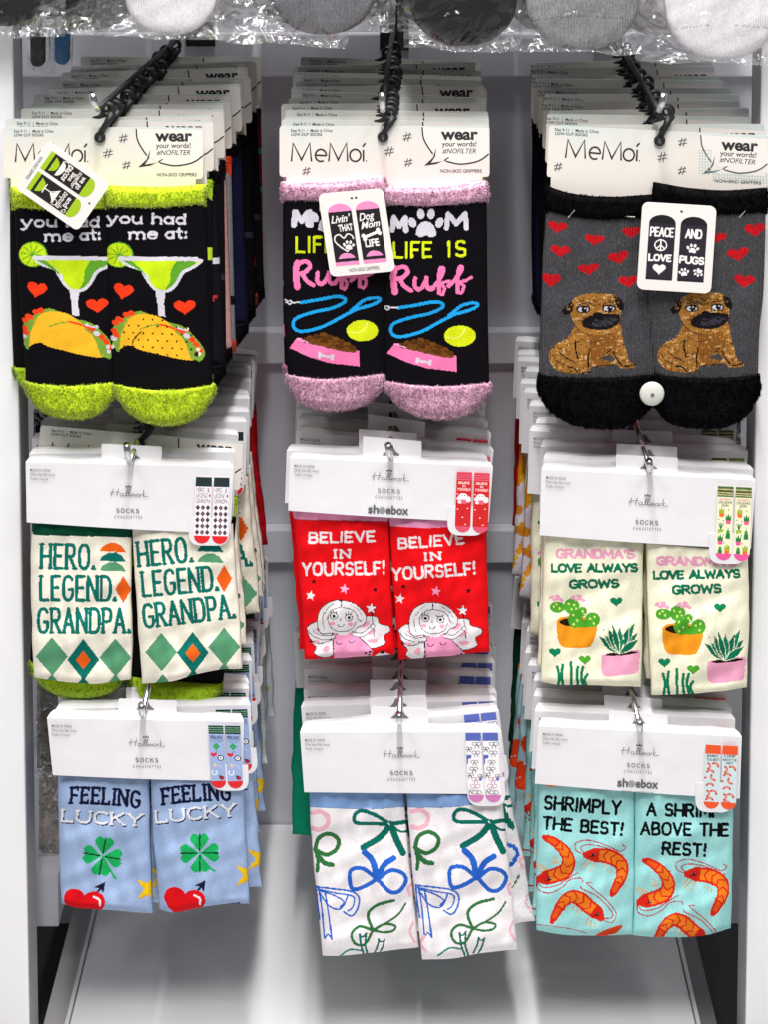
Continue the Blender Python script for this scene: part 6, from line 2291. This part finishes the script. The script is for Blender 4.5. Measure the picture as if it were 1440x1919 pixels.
def sock_bag(x0, x1, yb0, yb1, Y, sock, label, seed, cat='socks'):
    """Clear bag whose bottom edge runs (x0, yb0)-(x1, yb1); sock = (x0, x1, bottom, colour, rib, seam)."""
    org = UV3((x0 + x1) / 2, -60, Y)
    t = thing('sock_bag', org, label, cat, 'bagged no-show socks along the top')
    g = random.Random(seed)
    nu, nv = 60, 64
    top = -260
    bot = [(x0, yb0)] + [(x0 + (x1 - x0) * f, yb0 + (yb1 - yb0) * f + g.uniform(-4, 5)) for f in (.2, .4, .6, .8)] + [(x1, yb1)]
    for nm, side in (('film', -1), ('film', 1)):
        P = coons([(x0, top), (x1, top)], bot, [(x0, top), (x0 - 3, (top + yb0) / 2), (x0, yb0)], [(x1, top), (x1 + 3, (top + yb1) / 2), (x1, yb1)], nu, nv)
        u = np.linspace(0, 1, nu + 1)[None]
        v = np.linspace(0, 1, nv + 1)[:, None]
        env = np.clip(np.minimum(u, 1 - u) * 9, 0, 1) * np.clip((1 - v) * 9, 0, 1)
        cxs, hw, sbb = (sock[0] + sock[1]) / 2, (sock[1] - sock[0]) / 2, sock[2]
        inside = 1 - np.clip((np.maximum(np.abs(P[..., 0] - cxs) / hw, np.hypot((P[..., 0] - cxs) / hw, np.maximum(P[..., 1] - (sbb - hw * .96), 0) / (hw * .96))) - .86) / .26, 0, 1)
        slack = 1 - .80 * inside
        off = side * (.009 * env + .001) + crinkle(P[..., 0], P[..., 1], seed + side * 3, .0046) * (.25 + .75 * env) * slack
        V = U(P[..., 0], P[..., 1], Y + off).reshape(-1, 3)
        f = [(j * (nu + 1) + i, (j + 1) * (nu + 1) + i, (j + 1) * (nu + 1) + i + 1, j * (nu + 1) + i + 1) for j in range(nv) for i in range(nu)]
        fo = mesh_obj(nm, V, f, M_FILM, t, org, True)
        fo.data.attributes.new('slack', 'FLOAT', 'POINT').data.foreach_set('value', slack.ravel())
    sx0, sx1, sb, colr, mat, seam = sock
    k = sx1 - sx0
    ch = Canvas(sx0 - 10, -280, sx1 + 10, sb + 10, colr, 1)
    ch.mottle([(sx0 - 10, -280), (sx1 + 10, -280), (sx1 + 10, sb + 10), (sx0 - 10, sb + 10)], [colr * .8, colr * 1.2] if max(colr) < .5 else [colr * .97, colr * .94], 2600, .6, 2.0, seed)
    if seam:
        ch.stroke(smooth([(sx0, seam + 6), (sx0 + k * .3, seam - 2), (sx0 + k * .6, seam - 4), (sx1, seam + 4)], 5), 2.0, colr * .62)
    sl = sb - k * .48
    T = [(sx0 - 4, -250), (sx1 + 4, -250)]
    Bc = [(sx0, sl)] + [((sx0 + sx1) / 2 + a * k / 2, sl + b * (sb - sl)) for a, b in ((-.93, .42), (-.72, .74), (-.4, .94), (0, 1), (.4, .94), (.72, .74), (.93, .42))] + [(sx1, sl)]
    cloth_patch('sock', T, Bc, [(sx0 - 4, -250), (sx0 - 2, -80), (sx0, sl)], [(sx1 + 4, -250), (sx1 + 2, -80), (sx1, sl)], Y + .003, .0045, ch, mat, t, org, step=2.5, wrinkle=.0010, seed=seed, bot_round=.07, back=.004, p=9)
    return t


M_RIBW = knit('white_rib_knit', rib=.5, ribscale=150, heather=.05)
WHT_S, GRY_S, BLK_S = lin('#e6e2e4', .9), lin('#8a898b'), lin('#131317')
GRY_D = lin('#6f6e71')
BAGS = (
    (-90, 122, 66, 70, (-60, 78, 50, BLK_S, M_KNIT), 'black no-show sock in a clear bag at the top left corner', None, 0),
    (60, 190, 62, 66, (70, 160, 20, BLK_S, M_KNIT), 'second black no-show sock bag, overlapping the top left corner bag', None, .012),
    (192, 434, 70, 76, (232, 408, 66, WHT_S, M_RIBW), 'white no-show sock in a clear bag, left of the dark grey one', None, 0),
    (408, 652, 78, 92, (505, 706, 66, GRY_D, M_RIB), 'dark grey no-show sock in a clear bag above the centre peg', None, 0),
    (640, 740, 62, 60, (655, 725, -30, GRY_D, M_RIB), 'clear bag with little showing, just right of the dark grey sock', None, .014),
    (758, 978, 90, 96, (766, 972, 87, BLK_S, M_KNIT), 'black no-show sock in a clear bag, right of the centre peg', None, 0),
    (976, 1202, 98, 102, (984, 1200, 94, GRY_S, M_RIB), 'light grey no-show sock in a clear bag, left of the white one on the right', 36, 0),
    (1203, 1470, 116, 120, (1246, 1462, 112, WHT_S, M_RIBW), 'white no-show sock in a clear bag at the top right corner', 52, -.004),
)
for i, (x0, x1, a, b, sk, lab, seam, dy) in enumerate(BAGS):
    sock_bag(x0, x1, a, b, -.012 + dy, (*sk, seam), lab, 11 + i * 5)

# bags further back on the pegs above, widened and repeated unseen to block the light, and a few things beside the left post
for i, (x0, x1, yb, Y, colr, lab) in enumerate((
        (-60, 212, 58, .06, BLK_S, 'black sock bag near the top left corner'),
        (214, 438, 44, .06, WHT_S, 'white sock bag on the left, behind the front white bag'),
        (440, 742, 46, .06, GRY_D, 'grey sock bag behind the dark grey sock at the top'),
        (746, 976, 60, .06, BLK_S, 'black sock bag behind the front black bag'),
        (980, 1202, 66, .06, GRY_S, 'grey sock bag behind the light grey sock at the top'),
        (1206, 1480, 70, .06, WHT_S, 'white sock bag on the right, behind the front white bag'))):
    b0 = sock_bag(x0, x1, yb, yb, Y, (x0 + 4, x1 - 4, yb - 8, colr, M_KNIT, None), lab + ', second in its row', 71 + i * 3)
    for n_, dy in enumerate((.06, .12, .18, .24)):
        b1 = copy_tree(b0, None, ('film',))
        b1.location = b0.location + Vector((Q.uniform(-.01, .01), dy, -.013 * (n_ + 1) + Q.uniform(-.003, .003)))  # unseen sock copies, each lower, added to keep light off the back panel
        b1.name = 'unseen_shade_sock'
        tag(b1, f'{lab}, {ORD[n_ + 3]} back, unseen light blocker'.replace('sock bag', 'no-show sock', 1), 'socks', b0['group'])
sock_bag(52, 104, 132, 138, .16, (56, 84, 126, lin('#5f5a58'), M_KNIT, None), 'brown-grey sock bag beside the left end panel, near the top', 120)
sock_bag(92, 136, 120, 128, .15, (102, 130, 122, lin('#5b9bd4'), M_KNIT, None), 'blue sock bag beside the left end panel, near the top', 123)


def hanging_bag(x0, x1, y0, y1, Y, colr, label, seed):
    org = UV3((x0 + x1) / 2, y0, Y)
    t = thing('sock_bag', org, label, 'socks', 'bagged socks beside the left end panel')
    ch = Canvas(x0 - 6, y0 - 6, x1 + 6, y1 + 6, colr, 1)
    ch.mottle([(x0 - 6, y0 - 6), (x1 + 6, y0 - 6), (x1 + 6, y1 + 6), (x0 - 6, y1 + 6)], [colr * .7, colr * 1.25], 60, 3, 12, seed)
    cloth_patch('sock', [(x0 + 3, y0), (x1 - 3, y0)], [(x0 + 3, y1 - 12), ((x0 + x1) / 2, y1), (x1 - 3, y1 - 12)], [(x0 + 3, y0), (x0 + 3, y1 - 12)], [(x1 - 3, y0), (x1 - 3, y1 - 12)], Y + .01, .008, ch, M_KNIT, t, org, step=4, wrinkle=.004, seed=seed)
    nu, nv = 14, 70
    P = coons([(x0, y0 - 4), (x1, y0 - 4)], [(x0, y1 + 4), (x1, y1 + 6)], [(x0, y0 - 4), (x0, y1 + 4)], [(x1, y0 - 4), (x1, y1 + 6)], nu, nv)
    V = U(P[..., 0], P[..., 1], Y - .004 + crinkle(P[..., 0] * 1.6, P[..., 1] * 1.6, seed, .006)).reshape(-1, 3)
    fo = mesh_obj('film', V, [(j * (nu + 1) + i, (j + 1) * (nu + 1) + i, (j + 1) * (nu + 1) + i + 1, j * (nu + 1) + i + 1) for j in range(nv) for i in range(nu)], M_FILM, t, org, True)
    fo.data.attributes.new('slack', 'FLOAT', 'POINT').data.foreach_set('value', np.ones(len(V)))


hanging_bag(66, 118, 1255, 1450, .14, lin('#8a837d'), 'brown-grey sock bag beside the left end panel, left of the lucky socks header', 7)
hanging_bag(70, 128, 1440, 1690, .20, lin('#a59d95'), 'taupe sock bag hanging low beside the left end panel', 9)
hanging_bag(28, 74, 560, 720, .12, lin('#1b191c'), 'black sock bag beside the left end panel, left of the taco socks', 13)
hanging_bag(60, 108, 770, 900, .15, lin('#141216'), 'black sock bag beside the left end panel, above the grandpa header', 15)
hanging_bag(1330, 1392, 790, 940, .20, lin('#1a181a'), 'black sock bag beside the right end panel, under the pug socks', 17)
